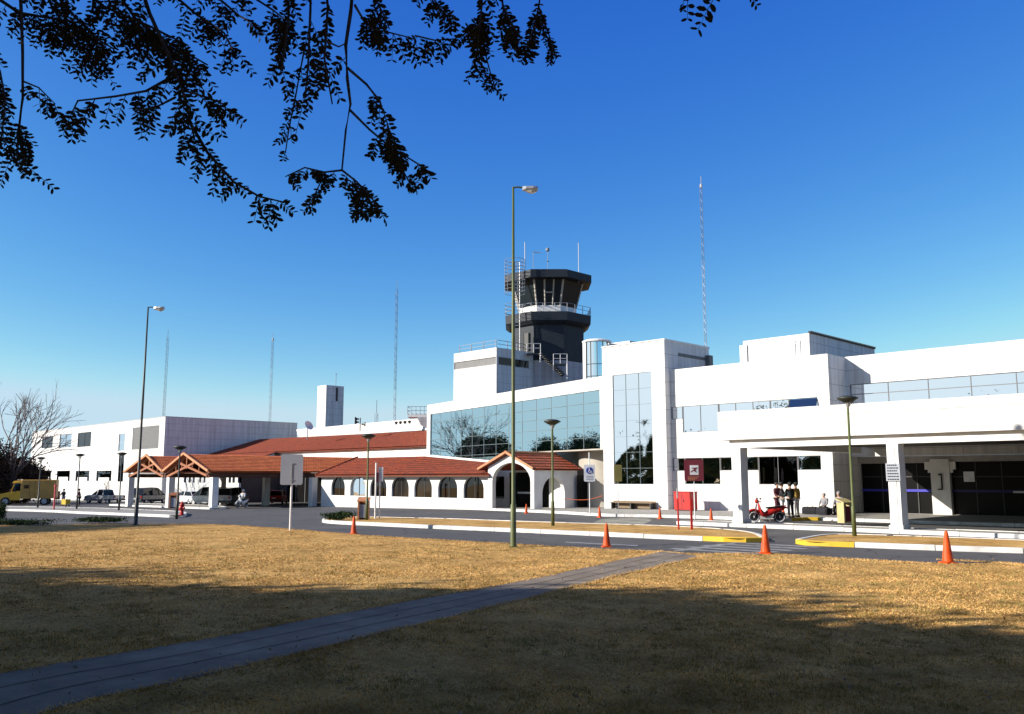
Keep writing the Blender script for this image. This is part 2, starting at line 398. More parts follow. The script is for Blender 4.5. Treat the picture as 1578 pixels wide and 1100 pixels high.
# ------------------------------------------------------------------ the ground
def sheet(name, pts, dz, m, kind='structure'):
    bm = bmesh.new(); vs = [bm.verts.new((p[0], p[1], 0)) for p in pts]; f = bm.faces.new(vs)
    if f.normal.z < 0: bmesh.ops.reverse_faces(bm, faces=[f])
    bmesh.ops.bisect_plane(bm, geom=bm.verts[:] + bm.edges[:] + bm.faces[:], plane_co=(-33, 0, 0), plane_no=(1, 0, 0))
    bmesh.ops.triangulate(bm, faces=[f for f in bm.faces if len(f.verts) > 4])
    for v in bm.verts: v.co.z = gz(v.co.x) + dz
    bm.normal_update()
    for f in bm.faces:
        if f.normal.z < 0: f.normal_flip()
    me = bpy.data.meshes.new(name); bm.to_mesh(me); bm.free(); me.materials.append(M[m])
    o = bpy.data.objects.new(name, me); col.objects.link(o)
    if kind: o['kind'] = kind
    return o
def smooth_line(pts, n=4):
    pts = [Vector((p[0], p[1])) for p in pts]; out = []
    for i in range(len(pts) - 1):
        p0 = pts[max(i - 1, 0)]; p1 = pts[i]; p2 = pts[i + 1]; p3 = pts[min(i + 2, len(pts) - 1)]
        for k in range(n):
            t = k / n
            out.append(.5 * ((2 * p1) + (p2 - p0) * t + (2 * p0 - 5 * p1 + 4 * p2 - p3) * t * t + (3 * p1 - p0 - 3 * p2 + p3) * t ** 3))
    out.append(pts[-1]); return out
sheet('ground', [(-900, -900), (900, -900), (900, 900), (-900, 900)], 0, 'dry_lawn')
lawn_px = [(0, 810), (110, 808.5), (209, 808), (330, 808.5), (450, 816), (545, 824), (640, 830), (790, 838.5), (900, 845), (1010, 850), (1075, 853.5), (1180, 853), (1300, 861), (1461, 869), (1578, 871)]
edge = [(-200, 4), (-70, 9)] + [ong(*p)[:2] for p in lawn_px] + [(-3, 25.2), (60, 30)]
lawn_edge = smooth_line(edge, 4)
sheet('road', [tuple(p) for p in lawn_edge] + [(60, 46), (60, 120), (-200, 120)], .004, 'asphalt')
# footpath
pl_up = [(-250, 1090), (0, 1038), (284, 991), (573, 937), (800, 896), (960, 862), (1021, 849.5)]
pl_dn = [(-250, 1260), (66, 1100), (284, 1049), (456, 1008), (800, 926), (955, 887), (1082, 858)]
pa = smooth_line([ong(*p) for p in pl_up], 5); pb = smooth_line([ong(*p) for p in pl_dn], 5)
sheet('path', [tuple(p) for p in pa] + [tuple(p) for p in reversed(pb)], .012, 'path_paving')
jm = MB()
def ribbon(mb, line, w, z):
    for i in range(len(line) - 1):
        a, b = line[i], line[i + 1]; t = (b - a).normalized(); nn = Vector((-t.y, t.x)) * w / 2
        q = [a + nn, a - nn, b - nn, b + nn]
        mb.quad(*[(p.x, p.y, gz(p.x) + z) for p in q])
for fr in (.36, .66):
    ribbon(jm, [pa[i].lerp(pb[i], fr) + Vector((random.uniform(-.02, .02), random.uniform(-.02, .02))) for i in range(len(pa))], .016, .016)
o = jm.build('path_joints', 'joint_dark'); o['kind'] = 'structure'
# road markings
cw = MB()
for k in range(5):
    y0 = 22.55 + k * .88
    cw.quad((-15.9, y0, .009), (-12.9, y0 + .1, .009), (-12.9, y0 + .5, .009), (-15.9, y0 + .4, .009))
cw.quad(tuple(ong(1036, 848, .008)), tuple(ong(1052, 849, .008)), tuple(ong(1140, 836.5, .008)), tuple(ong(1122, 836.5, .008)))
cw.quad(tuple(ong(871, 834.5, .008)), tuple(ong(871, 836, .008)), tuple(ong(983, 841.5, .008)), tuple(ong(983, 839.8, .008)))
for a, b in [((20, 801.5), (150, 802.5)), ((200, 800), (330, 802))]:
    p, q = ong(*a, .008), ong(*b, .008); cw.quad(p, q, q + Vector((0, .15, 0)), p + Vector((0, .15, 0)))
o = cw.build('road_markings', 'line_white'); o['kind'] = 'structure'
pp = [ong(905, 812), ong(925, 801), ong(955, 798.5), ong(1003, 800), ong(985, 810), ong(950, 813.5)]
sheet('worn_paving', [tuple(p)[:2] for p in smooth_line([p[:2] for p in pp + [pp[0]]], 4)[:-1]], .009, 'patch_pale')

def kerb_run(mb, line, w=.16, h=.16, stone=2.2, yellow=None, dz=0.):
    """painted kerb stones along a line, kerb body to the left of travel"""
    line = [Vector((p[0], p[1])) for p in line]
    acc = [0.]
    for i in range(len(line) - 1): acc.append(acc[-1] + (line[i + 1] - line[i]).length)
    def at(s):
        s = max(0, min(acc[-1], s))
        for i in range(len(line) - 1):
            if s <= acc[i + 1] + 1e-9:
                t = (s - acc[i]) / max(1e-9, acc[i + 1] - acc[i]); return line[i].lerp(line[i + 1], t), (line[i + 1] - line[i]).normalized()
        return line[-1], (line[-1] - line[-2]).normalized()
    n = max(1, round(acc[-1] / stone)); d = acc[-1] / n
    for k in range(n):
        sub = 3; rings = []
        jh = random.uniform(-.006, .006)
        for j in range(sub + 1):
            s_ = k * d + .012 + (d - .024) * j / sub; p, t = at(s_); nn = Vector((-t.y, t.x))
            a = p; b = p + nn * w; z = gz(p.x) + dz
            c_ = p + nn * .02
            rings.append([(a.x, a.y, z - .1), (a.x, a.y, z + h - .02 + jh), (c_.x, c_.y, z + h + jh), (b.x, b.y, z + h + jh), (b.x, b.y, z - .1)])
        mb.m = 1 if yellow and yellow(k * d + d / 2) else 0
        mb.loft(rings)
    mb.m = 0
def island(name, front, back, m_top, yellow=None, h=.16, top=.14):
    """kerbed island: front line then back line (both left to right); names the kerb and the top separately"""
    fr = smooth_line(front, 5); bk = smooth_line(back, 5)
    k = MB(); kerb_run(k, fr, h=h, yellow=yellow)
    if back: kerb_run(k, list(reversed(bk)), h=h)
    o = k.build('kerb', ['kerb_white', 'yellow_paint']); o['kind'] = 'structure'
    sheet(name, [tuple(p) for p in fr] + [tuple(p) for p in reversed(bk)], top, m_top)
v2 = lambda p: (p[0], p[1])
# median in front of the arcade
f1 = [v2(ong(*p)) for p in [(503, 801), (498, 805.5), (545, 809), (640, 813.5), (800, 820.5), (960, 828), (1090, 834), (1140, 836), (1182, 835.5)]]
b1 = [v2(ong(*p)) for p in [(503, 801), (560, 800), (660, 802.5), (780, 807), (900, 811), (1046, 816), (1150, 824), (1182, 835.5)]]
L1 = sum((Vector(f1[i + 1]) - Vector(f1[i])).length for i in range(len(f1) - 1))
island('median', f1, b1, 'dry_lawn', yellow=lambda s: s > L1 - 1.6)
f2 = [v2(ong(*p)) for p in [(1226, 838), (1245, 841), (1300, 843), (1400, 847), (1500, 850.5), (1578, 853)]] + [(-4, 29.4), (10, 32)]
b2 = [v2(ong(*p)) for p in [(1226, 838), (1262, 831), (1300, 829), (1400, 832), (1578, 839)]] + [(-4, 31.4), (10, 34)]
island('median', f2, b2, 'dry_lawn', yellow=lambda s: s < 1.9)
# far left median with a pale pavement
f3 = [(-140, 13)] + [v2(ong(*p)) for p in [(0, 787), (130, 792), (230, 796), (268, 797.5), (285, 796)]]
b3 = [(-140, 20)] + [v2(ong(*p)) for p in [(0, 782), (130, 784.5), (230, 788.5), (283, 791.5), (285, 796)]]
island('median', f3, b3, 'concrete')
# pavement in front of the terminal
kl = smooth_line([v2(ong(*p)) for p in [(497, 779.5), (560, 780.5), (640, 782.5), (730, 785.5), (860, 791.5), (925, 795.5), (1010, 797.5), (1128, 801)]] + [(-22.2, 39.6), (-21.6, 43.2)], 4) + [Vector((-21, 43.35)), Vector((30, 44.2))]
k = MB(); LK = sum((kl[i + 1] - kl[i]).length for i in range(len(kl) - 1))
yl = 0
for i in range(len(kl) - 1):
    if kl[i + 1].x < -21.7: yl += (kl[i + 1] - kl[i]).length
kerb_run(k, kl, yellow=lambda s: yl - .2 < s < yl + 2.4)
o = k.build('kerb', ['kerb_white', 'yellow_paint']); o['kind'] = 'structure'
sheet('pavement', [tuple(p) for p in kl] + [(30, 60), (-66, 60), (kl[0].x - 1, 60)], .15, 'concrete')
# strip that carries the canopy columns
f4 = [(-24.0, 34.9), (-23.4, 34.7), (-14, 35.0), (12, 35.9)]; b4 = [(-24.0, 34.9), (-23.4, 36.7), (-14, 36.9), (12, 37.8)]
island('column_strip', f4, b4, 'concrete')
# pavement under the left canopy
f5 = [v2(ong(*p)) for p in [(168, 779), (200, 780.5), (262, 782.5), (329, 785), (350, 783.5)]]
b5 = [v2(ong(*p)) for p in [(168, 779), (200, 777), (262, 779), (329, 781), (350, 783.5)]]
island('column_strip', f5, b5, 'concrete')

# ------------------------------------------------------------------ right wing, stair block, glass hall
W = 'white_panel'
# stair block (tall white block with a wavy mirror window)
TBX0, TBX1, TBY = -39.0, -33.7, 48.0
sb = thing('stair_block', 'tall white panelled block with one tall narrow mirror window down its front', 'building', (-36.3, 48, 0))
b = wallY(TBX0, TBX1, TBY, -.2, 11.3, [(-38.1, -34.8, 1.75, 9.25)], .3)
wallX(TBY + .3, 53.4, TBX1, -.2, 11.24, [], .3, b)
b.box(TBX0 + .02, TBX1 - .31, TBY + .31, 53.3, 11.0, 11.1)
b.box(TBX0 + .003, TBX0 + .3, TBY + .3, 53.3, 0, 11.25)
b.build('wall', W, sb)
MB().box(TBX1 - .02, TBX1 + .05, TBY - .05, 53.45, 11.245, 11.36).box(TBX0 - .05, TBX1 - .02, TBY - .05, TBY + .3, 11.305, 11.36).build('coping', 'white_paint', sb)
MB().box(TBX1 + .003, TBX1 + .05, 49.6, 53.1, 10.35, 10.55).box(TBX1 + .003, TBX1 + .35, 52.9, 53.35, 9.3, 10.7).build('roof_duct', 'grey_panel', sb)
paneY('window', 'wavy_mirror', sb, -38.1, -34.8, 1.75, 9.25, 48.06, 3, 7, .018, 'joint_grey')
# bench in front
def mk_bench():
    t = thing('bench', 'long low brown wooden bench against the white wall below the tall mirror window', 'bench', (-36.3, 47.6, gz(-36) + .15))
    def seat(b):
        for k in range(3): b.box(-1.75, 1.75, -.2 + k * .14, -.08 + k * .14, .40, .45)
    local(seat, 'seat', 'bench_wood', t)
    def back(b):
        for k in range(3): b.box(-1.75, 1.75, .22, .26, .04 + k * .17, .19 + k * .17)
    local(back, 'backrest', 'bench_wood', t)
    for x in (-1.6, 0, 1.6): local(lambda b, x=x: b.box(x - .04, x + .04, -.18, .2, 0, .398), 'leg', 'dark_metal', t)
mk_bench()
# glass hall: plane through (-39,48) running back-left
gc = Vector((-.969, .246, 0)).normalized(); gn = Vector((-gc.y, gc.x, 0)); gn = gn if gn.y < 0 else -gn      # gn faces the viewer
GL = 28.75
hp = Vector((TBX0, TBY, 0))
hall = thing('glass_hall', 'hall with a long wall of blue mirror glass under a white parapet', 'building', tuple(hp))
b = wall(0, GL, 3.3, 9.28, [(.35, GL - .75, 3.5, 8.35), (-.001, .35, 3.299, 4.17), (.35, 6.6, 3.299, 3.5)], .35, hp, gc, -gn)
b.build('wall', 'white_panel', hall)
gf = MB(); nx = 13
for i in range(nx + 1):
    s_ = .35 + (GL - 1.1) * i / nx; p = hp + gc * s_ - gn * .1; gf.bar(p + Vector((0, 0, 3.5 if s_ > 6.5 else 4.2)), p + Vector((0, 0, 8.35)), .03, .03)
for z in (4.2, 5.02, 5.85, 6.68, 7.5):
    gf.bar(hp + gc * .35 - gn * .095 + Vector((0, 0, z)), hp + gc * (GL - .75) - gn * .095 + Vector((0, 0, z)), .025, .025)
fr_ = gf.build('curtain_frame', 'joint_grey', hall)
PYAW = math.tan(R(2.6))        # each sheet stands a little askew in its frame
pg = MB()
for i in range(nx):
    a = .35 + (GL - 1.1) * i / nx; c_ = .35 + (GL - 1.1) * (i + 1) / nx
    zz = [3.5, 4.2, 5.02, 5.85, 6.68, 7.5, 8.35]
    for j in range(6):
        if j == 0 and a < 6.4: continue
        o0, o1 = .20 + random.uniform(-.004, .004), .20 - PYAW * (c_ - a) + random.uniform(-.004, .004)
        pg.quad(hp + gc * a - gn * o0 + Vector((0, 0, zz[j])), hp + gc * c_ - gn * o1 + Vector((0, 0, zz[j])), hp + gc * c_ - gn * o1 + Vector((0, 0, zz[j + 1])), hp + gc * a - gn * o0 + Vector((0, 0, zz[j + 1])))
pg.build('pane', 'blue_mirror', fr_)
# hall body: roof, soffit and the recessed ground floor
pe = hp + gc * GL
rf = MB(); q = [hp - gn * .35, pe - gn * .35, pe - gn * 7, hp - gn * 7]
rf.prism([(p.x, p.y) for p in q], 8.9, 9.0).build('roof', 'grey_panel', hall)
so_ = MB(); q = [hp - gn * .01, hp + gc * 8.5 - gn * .01, hp + gc * 8.5 - gn * 4, hp - gn * 4]
so_.prism([(p.x, p.y) for p in q], 4.12, 4.22).build('soffit', 'beige_wall', hall)
rw = MB(); a0 = hp - gn * 2.2 + gc * 0; a1 = hp - gn * 2.2 + gc * 1.9
rw.quad(a0, a1, a1 + Vector((0, 0, 4.15)), a0 + Vector((0, 0, 4.15))); rw.build('entrance_glazing', 'interior_dark', hall)
rw = MB(); cc = hp - gn * 3.5 + gc * 3.9; pts = []
for i in range(15):
    an = math.atan2(gn.y, gn.x) + R(-88 + 176 * i / 14) ; pts.append((cc.x + 2.35 * math.cos(an), cc.y + 2.35 * math.sin(an)))
rw.loft([[(p[0], p[1], -.1) for p in pts], [(p[0], p[1], 4.12) for p in pts]], cap=False).build('curved_wall', 'beige_wall', hall, True)
rw = MB()
for z in (1.1, 2.6): rw.bar(a0 + gn * .03 + Vector((0, 0, z)), a1 + gn * .03 + Vector((0, 0, z)), .05, .05)
for s_ in (.7, 1.4): rw.bar(a0 + gc * s_ + gn * .035, a0 + gc * s_ + gn * .035 + Vector((0, 0, 4.1)), .05, .05)
rw.build('door_frame', 'dark_metal', hall)
# wall between curved wall and porch
b1_ = hp - gn * 3.0 + gc * 5.2; b2_ = hp - gn * 3.0 + gc * 12
MB().quad(b1_, b2_, b2_ + Vector((0, 0, 4.12)), b1_ + Vector((0, 0, 4.12))).build('rear_wall', 'beige_wall', hall)
# warning tape across the recess
tp = MB(); A = Vector((-41.2, 46.7, .75)); B = Vector((-39.1, 47.95, .95)); C2 = Vector((-42.6, 47.0, .9))
tp.tube([A.lerp(B, t) + Vector((0, 0, -.18 * 4 * t * (1 - t))) for t in [i / 8 for i in range(9)]], .02, 4)
tp.tube([C2.lerp(A, t) + Vector((0, 0, -.12 * 4 * t * (1 - t))) for t in [i / 8 for i in range(9)]], .02, 4)
tag(tp.build('barrier_tape', 'tape'), 'red warning tape strung low across the shaded recess beside the tall white block', 'tape')
# right wing
RX0, RX1, RY = TBX1 + .003, -22.75, 48.6
rwg = thing('terminal_wing', 'white panelled wing with a stepped ribbon window, right of the tall block', 'building', (-28, 48.6, 0))
holes = [(-33.69, -32.82, 6.0, 6.82), (-32.82, -30.12, 5.1, 6.82), (-30.12, -23.5, 6.05, 6.82),
         (-33.69, -32.74, 2.62, 3.45), (-32.74, -30.12, 1.77, 3.45), (-30.12, -27.45, 2.62, 3.45), (-27.45, -24.9, 1.77, 3.45), (-24.9, -23.45, 2.62, 3.45)]
b = wallY(RX0, RX1, RY, -.2, 9.3, holes, .3)
wallX(RY + .3, 52.6, RX1, -.2, 9.295, [], .3, b); b.build('wall', W, rwg)
MB().box(RX0 + .3, RX1 - .31, RY + .31, 53, 9.0, 9.08).build('roof', 'grey_panel', rwg)
def wpane(x0, x1, z0, z1, m, cols): paneY('window', m, rwg, x0, x1, z0, z1, RY + .06, cols, 1, .03, 'grey_panel')
wpane(-33.66, -32.83, 6.0, 6.82, 'pale_mirror', 1); wpane(-32.8, -30.13, 5.1, 6.82, 'pale_mirror', 2); wpane(-30.1, -25.3, 6.05, 6.82, 'pale_mirror', 4)
wpane(-33.66, -32.75, 2.62, 3.45, 'wavy_mirror', 1); wpane(-32.72, -30.13, 1.77, 3.45, 'wavy_mirror', 2); wpane(-30.1, -29.2, 2.62, 3.45, 'wavy_mirror', 1)
wpane(-29.17, -27.46, 2.62, 3.45, 'wavy_mirror', 2); wpane(-27.43, -24.91, 1.77, 3.45, 'dark_mirror', 2); wpane(-24.88, -23.46, 2.62, 3.45, 'wavy_mirror', 1)
# tilted open sash
os_ = MB(); os_.quad((-25.2, RY + .05, 6.8), (-23.52, RY + .05, 6.8), (-23.52, RY - .28, 6.1), (-25.2, RY - .28, 6.1)); os_.quad((-25.2, RY + .08, 6.8), (-25.2, RY - .25, 6.1), (-23.52, RY - .25, 6.1), (-23.52, RY + .08, 6.8))
o = os_.build('open_sash', 'pane_blue', rwg); o['label'] = 'blue top-hung sash tilted open at the end of the ribbon window'
MB().tube([(-23.5, RY + .05, 6.8), (-23.5, RY - .28, 6.1), (-25.22, RY - .28, 6.1), (-25.22, RY + .05, 6.8), (-23.5, RY + .05, 6.8)], .035, 4).build('sash_frame', 'dark_metal', o)
MB().box(-23.5, -23.3, RY + .03, RY + .08, 6.05, 6.8).build('window_side', 'black', rwg)
# penthouse on the wing
ph_ = thing('roof_penthouse', 'white boxy penthouse standing on the roof of the right wing', 'penthouse', (-26.7, 50, 9.3))
b = wallY(-29.0, -24.5, 50.0, 9.0, 10.88, [], .3); wallX(50.3, 59.5, -24.5, 9.0, 10.878, [], .3, b)
wallX(50.3, 59.5, -28.7, 9.0, 10.87, [], .3, b); b.build('wall', W, ph_)
MB().box(-28.7, -24.8, 50.3, 59.5, 10.4, 10.5).build('roof', 'grey_panel', ph_)
MB().box(-29.2, -28.7, 49.9, 50.4, 9.0, 10.6).build('corner_post', 'white_paint', ph_)
tr = MB(); tr.box(-24.55, -24.42, 50.0, 59.5, 10.88, 10.96)
for k in range(38): tr.box(-24.6, -24.38, 50.1 + k * .25, 50.2 + k * .25, 10.96, 11.02)
tr.build('gutter', 'dark_grey', ph_)
MB().box(-25.5, -25.42, 49.95, 50, 9.2, 10.5).box(-25.15, -25.09, 49.95, 50, 9.2, 10.5).box(-25.42, -25.15, 49.97, 50, 10.3, 10.36).build('pipes', 'galv', ph_)
# rear part of the wing, set back, running out of the frame
ew = thing('terminal_wing', 'white wing set back at the far right with pale ribbon glass above the canopy', 'building', (-15, 50.9, 0))
b = wallY(RX1 + .003, 14, 50.9, 3.4, 9.33, [(RX1 + .2, 13, 6.45, 7.65)], .3); b.build('wall', W, ew)
MB().box(RX1 + .3, 14, 51.21, 60, 9.0, 9.08).build('roof', 'grey_panel', ew)
paneY('window', 'pale_mirror', ew, RX1 + .2, 13, 6.45, 7.65, 50.98, 16, 2, .04, 'grey_panel')
# ground floor back wall with arched dark glazing
b = MB()
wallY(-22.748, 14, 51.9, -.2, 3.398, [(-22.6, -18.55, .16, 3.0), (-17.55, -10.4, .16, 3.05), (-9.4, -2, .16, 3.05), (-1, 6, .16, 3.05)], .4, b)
b.build('ground_wall', 'shaded_plaster', ew)
MB().box(-22.7, 14, 51.2, 51.9, 3.402, 3.46).build('ceiling_edge', 'white_plaster', ew)
for X in (-18.05, -9.9, -1.5):
    c = MB()
    for sgn in (-1, 1): c.prism([(X + sgn * .5, 51.88), (X + sgn * .5, 51.75), (X + sgn * .82, 51.75), (X + sgn * .82, 51.88)][::sgn], 2.62, 3.05)
    for sgn in (-1, 1): c.prism([(X + sgn * .5, 51.88), (X + sgn * .5, 51.76), (X + sgn * .66, 51.76), (X + sgn * .66, 51.88)][::sgn], 2.45, 2.618)
    c.box(X - .5, X + .5, 51.7, 51.895, .15, 3.2)
    pl_ = c.build('pilaster', 'white_plaster', ew)
for x0_, x1_ in ((-22.6, -18.55), (-17.55, -10.4), (-9.4, -2), (-1, 6)): MB().box(x0_, x1_, 52.05, 52.08, .15, 3.05).build('glazing', 'interior_dark', ew)
b = MB(); x = -22.6
for x0_, x1_, xx_ in ((-22.6, -18.55, (-21.4, -20.3, -19.4)), (-17.55, -10.4, (-16.3, -15, -13.7, -12.4, -11.2)), (-9.4, -2, (-8,))):
    b = MB().box(x0_, x1_, 52.0, 52.04, 2.2, 2.26)
    for x in xx_: b.box(x - .03, x + .03, 52.0, 52.045, .15, 3.0)
    b.build('door_frame', 'dark_metal', ew)
for x0_, x1_ in ((-22.6, -18.55), (-17.55, -10.4), (-9.4, -2)): MB().box(x0_, x1_, 51.97, 51.995, 1.38, 1.52).build('blue_stripe', 'blue_stripe' if x0_ < -20 else 'dimmed_stripe_blue', ew)
MB().box(-16.9, -16.35, 51.93, 51.96, 1.95, 2.5).build('door_notice', 'sign_white', ew)
for x in (-14.5, -13.2): MB().box(x, x + .9, 51.93, 51.96, 1.37, 1.47).build('door_handle', 'sign_white', ew)
# wall bracket on the first pilaster
MB().box(-18.2, -17.95, 51.6, 51.69, 1.5, 1.56).box(-18.0, -17.94, 51.62, 51.69, 1.56, 2.3).box(-18.12, -17.95, 51.6, 51.69, 2.3, 2.4).build('wall_fitting', 'black', ew)
# drive-through canopy
cn = thing('drive_through_canopy', 'deep white canopy on square columns over the drive lane at the right edge', 'canopy', (-15, 36, 0))
b = MB(); b.box(-21.95, 14, 35.35, 35.7, 3.86, 5.16); b.box(-21.95, -21.6, 35.7, 48.5, 3.86, 5.16); b.build('fascia', W, cn)
MB().box(-21.6, 14, 35.7, 50.85, 4.5, 4.7).build('roof', 'grey_panel', cn)
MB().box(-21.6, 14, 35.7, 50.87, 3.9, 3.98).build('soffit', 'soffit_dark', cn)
MB().box(-21.55, 14, 35.62, 36.1, 3.50, 3.855).box(-21.4, -21.0, 36.1, 48.5, 3.52, 3.855).build('beam', 'white_paint', cn)
for k in range(8):
    X = -21.17 + k * 7.02
    if X > 12: break
    c = MB(); c.box(X - .22, X + .08, 35.5, 36.12, .14, 3.5); c.box(X + .08, X + .11, 35.56, 36.1, .14, 3.497); c.box(X + .11, X + .23, 35.503, 36.123, .14, 3.5)
    cl_ = c.build('column', 'white_paint', cn)
    MB().box(X - .27, X + .28, 35.44, 36.2, .13, .3).build('plinth', 'kerb_white', cl_)
for X, Y in [(-18, 42), (-12, 42), (-6, 42)]:
    MB().lathe([(.18, 3.8), (.2, 3.88)], 12, (X, Y, 0)).build('downlight', 'lamp_glass', cn)
# notice on the second column
nt = MB().box(-14.42, -13.87, 35.44, 35.48, 2.02, 2.72).build('notice', 'sign_grey', loc=(-14.1, 35.55, 2.3)); tag(nt, 'small grey notice with dark lines of writing fixed to the second canopy column', 'notice')
tx = MB()
random.seed(3)
for k in range(6):
    x = -14.36
    while x < -13.98:
        w = random.uniform(.03, .08); tx.box(x, x + w, 35.425, 35.438, 2.62 - k * .11, 2.665 - k * .11); x += w + .025
tx.build('lettering', 'dark_grey', nt)

# ------------------------------------------------------------------ arcade, porch, big tiled hall
AY = 45.0
ar = thing('arcade_building', 'low white building with a row of arched windows under a red tiled roof', 'building', (-60, AY, gz(-60)))
# openings measured along the facade
px_l = [510.6, 539.6, 570.5, 603.4, 638.3, 675, 714.2]; px_r = [531.5, 563, 595.6, 630, 665.6, 704.8, 745.5]
def arch_wall(mb, x0, x1, Y, z0, z1, arches, depth=.3, n=10):
    """arches: (a, b, sill, spring, top); front, back and reveals"""
    cuts = [x0]; cur = x0
    for (a, b_, sill, spr, top) in arches:
        mb.box(cur, a, Y, Y + depth, z0, z1); 
        if sill > z0: mb.box(a, b_, Y, Y + depth, z0, sill)
        c = (a + b_) / 2; rx = (b_ - a) / 2
        pts = [(c - rx * math.cos(math.pi * i / n), spr + (top - spr) * math.sin(math.pi * i / n)) for i in range(n + 1)]
        for i in range(n):
            (xa, za), (xb, zb) = pts[i], pts[i + 1]
            mb.add([(xa, Y, za), (xb, Y, zb), (xb, Y, z1), (xa, Y, z1), (xa, Y + depth, za), (xb, Y + depth, zb), (xb, Y + depth, z1), (xa, Y + depth, z1)],
                   [(0, 1, 2, 3), (7, 6, 5, 4), (0, 4, 5, 1), (3, 2, 6, 7)])
        cur = b_
    mb.box(cur, x1, Y, Y + depth, z0, z1)
xl = [onY(p, 750, AY).x for p in px_l]; xr = [onY(p, 750, AY).x for p in px_r]
SILL = onY(620, 765.5, AY).z; TOP = onY(620, 733.5, AY).z
AX0 = onY(495, 760, AY).x; AX1 = onY(752, 750, AY).x
b = MB(); arch_wall(b, AX0, AX1, AY, -.9, 2.5, [(a, c, SILL, SILL + .75, TOP) for a, c in zip(xl, xr)])
b.box(AX0, AX0 + .3, AY + .3, 49, -.9, 2.6)
b.recalc = True; b.build('wall', 'white_plaster', ar)
for i, (a, c) in enumerate(zip(xl, xr)):
    w = MB(); cx = (a + c) / 2; rx = (c - a) / 2 + .02
    pts = [(cx - rx * math.cos(math.pi * k / 12), SILL + .75 + (TOP - SILL - .73) * math.sin(math.pi * k / 12)) for k in range(13)]
    poly = [(a - .02, SILL - .02)] + pts + [(c + .02, SILL - .02)]
    m_ = ['dark_mirror', 'wavy_mirror', 'dark_mirror', 'brown_glass', 'brown_glass', 'dark_mirror', 'dark_mirror'][i]
    fm = MB(); fm.tube([(p[0], AY + .18, p[1]) for p in poly + [poly[0]]], .04, 4); fm.box(cx - .025, cx + .025, AY + .16, AY + .2, SILL, TOP)
    fo = fm.build('arched_window', 'dark_metal', ar)
    MB().add([(p[0], AY + .19, p[1]) for p in poly], [list(range(len(poly)))]).build('pane', m_, fo)
    MB().box(a - .06, c + .06, AY - .05, AY - .003, SILL - .08, SILL).build('sill', 'white_paint', fo)
# tiled roof of the arcade
ez = onY(600, 732, AY - .45).z
roof = MB()
eL = Vector((AX0 - .3, AY - .5, ez)); eR = Vector((AX1 + .6, AY - .5, ez))
m_s = .36
def on_roof(px, py):
    r = sight(px, py); # z = ez + m_s*(Y-(AY-.5))
    t = (ez + m_s * (-(AY - .5)) - CAM_H) / (r.z - m_s * r.y); return _C + r * t
rA = on_roof(551, 706); rB = on_roof(655, 703.5); rC = on_roof(758, 713)
tile_roof(roof, eL, Vector((rB.x, eL.y, ez)), rB, rA); tile_roof(roof, Vector((rB.x, eL.y, ez)), eR, rC + Vector((.3, 0, -.04)), rB)
roof.recalc = False; roof.build('roof', 'tile_red', ar)
fl_ = MB(); 
for a, c in ((rA, rB), (rB, rC + Vector((.3, 0, -.04)))): fl_.bar(a + Vector((0, .1, .10)), c + Vector((0, .1, .10)), .22, .16)
fl_.build('flashing', 'white_paint', ar)
rt_ = MB(); rt_.tube([eL + Vector((0, 0, .07)), rA + Vector((0, 0, .1))], .1, 6); rt_.build('hip_tiles', 'tile_red', ar)
ev = MB(); ev.bar(eL + Vector((0, .06, -.1)), eR + Vector((0, .06, -.1)), .04, .14); ev.build('eave_board', 'wood_dark', ar)
# infill wall between the arcade roof and the upper volumes
MB().add([(rA.x, rA.y + .25, 2.4), (rB.x, rB.y + .25, 2.4), (rB.x, rB.y + .25, rB.z), (rA.x, rA.y + .25, rA.z)], [(0, 1, 2, 3)]).build('roof_backing', 'white_plaster', ar)

# porch with a round arch and a tiled gable
PY_ = AY - .25
pr = thing('entrance_porch', 'white gabled porch with a big round arch and red tiles', 'porch', (-45, PY_, gz(-45)))
PX0 = onY(752, 760, PY_).x; PX1 = onY(823, 760, PY_).x
sa = onY(758.5, 750, PY_).x; sb_ = onY(817.5, 750, PY_).x
ptop = onY(784, 713, PY_).z; pspr = onY(784, 742, PY_).z
apx = onY(784, 698, PY_); evL = onY(741, 723.5, PY_); evR = onY(822, 722, PY_)
b = MB(); arch_wall(b, PX0, PX1, PY_, -.4, evR.z - .05, [(sa, sb_, -.4, pspr, min(ptop, evR.z - .06))], .35, 14)
b.recalc = True
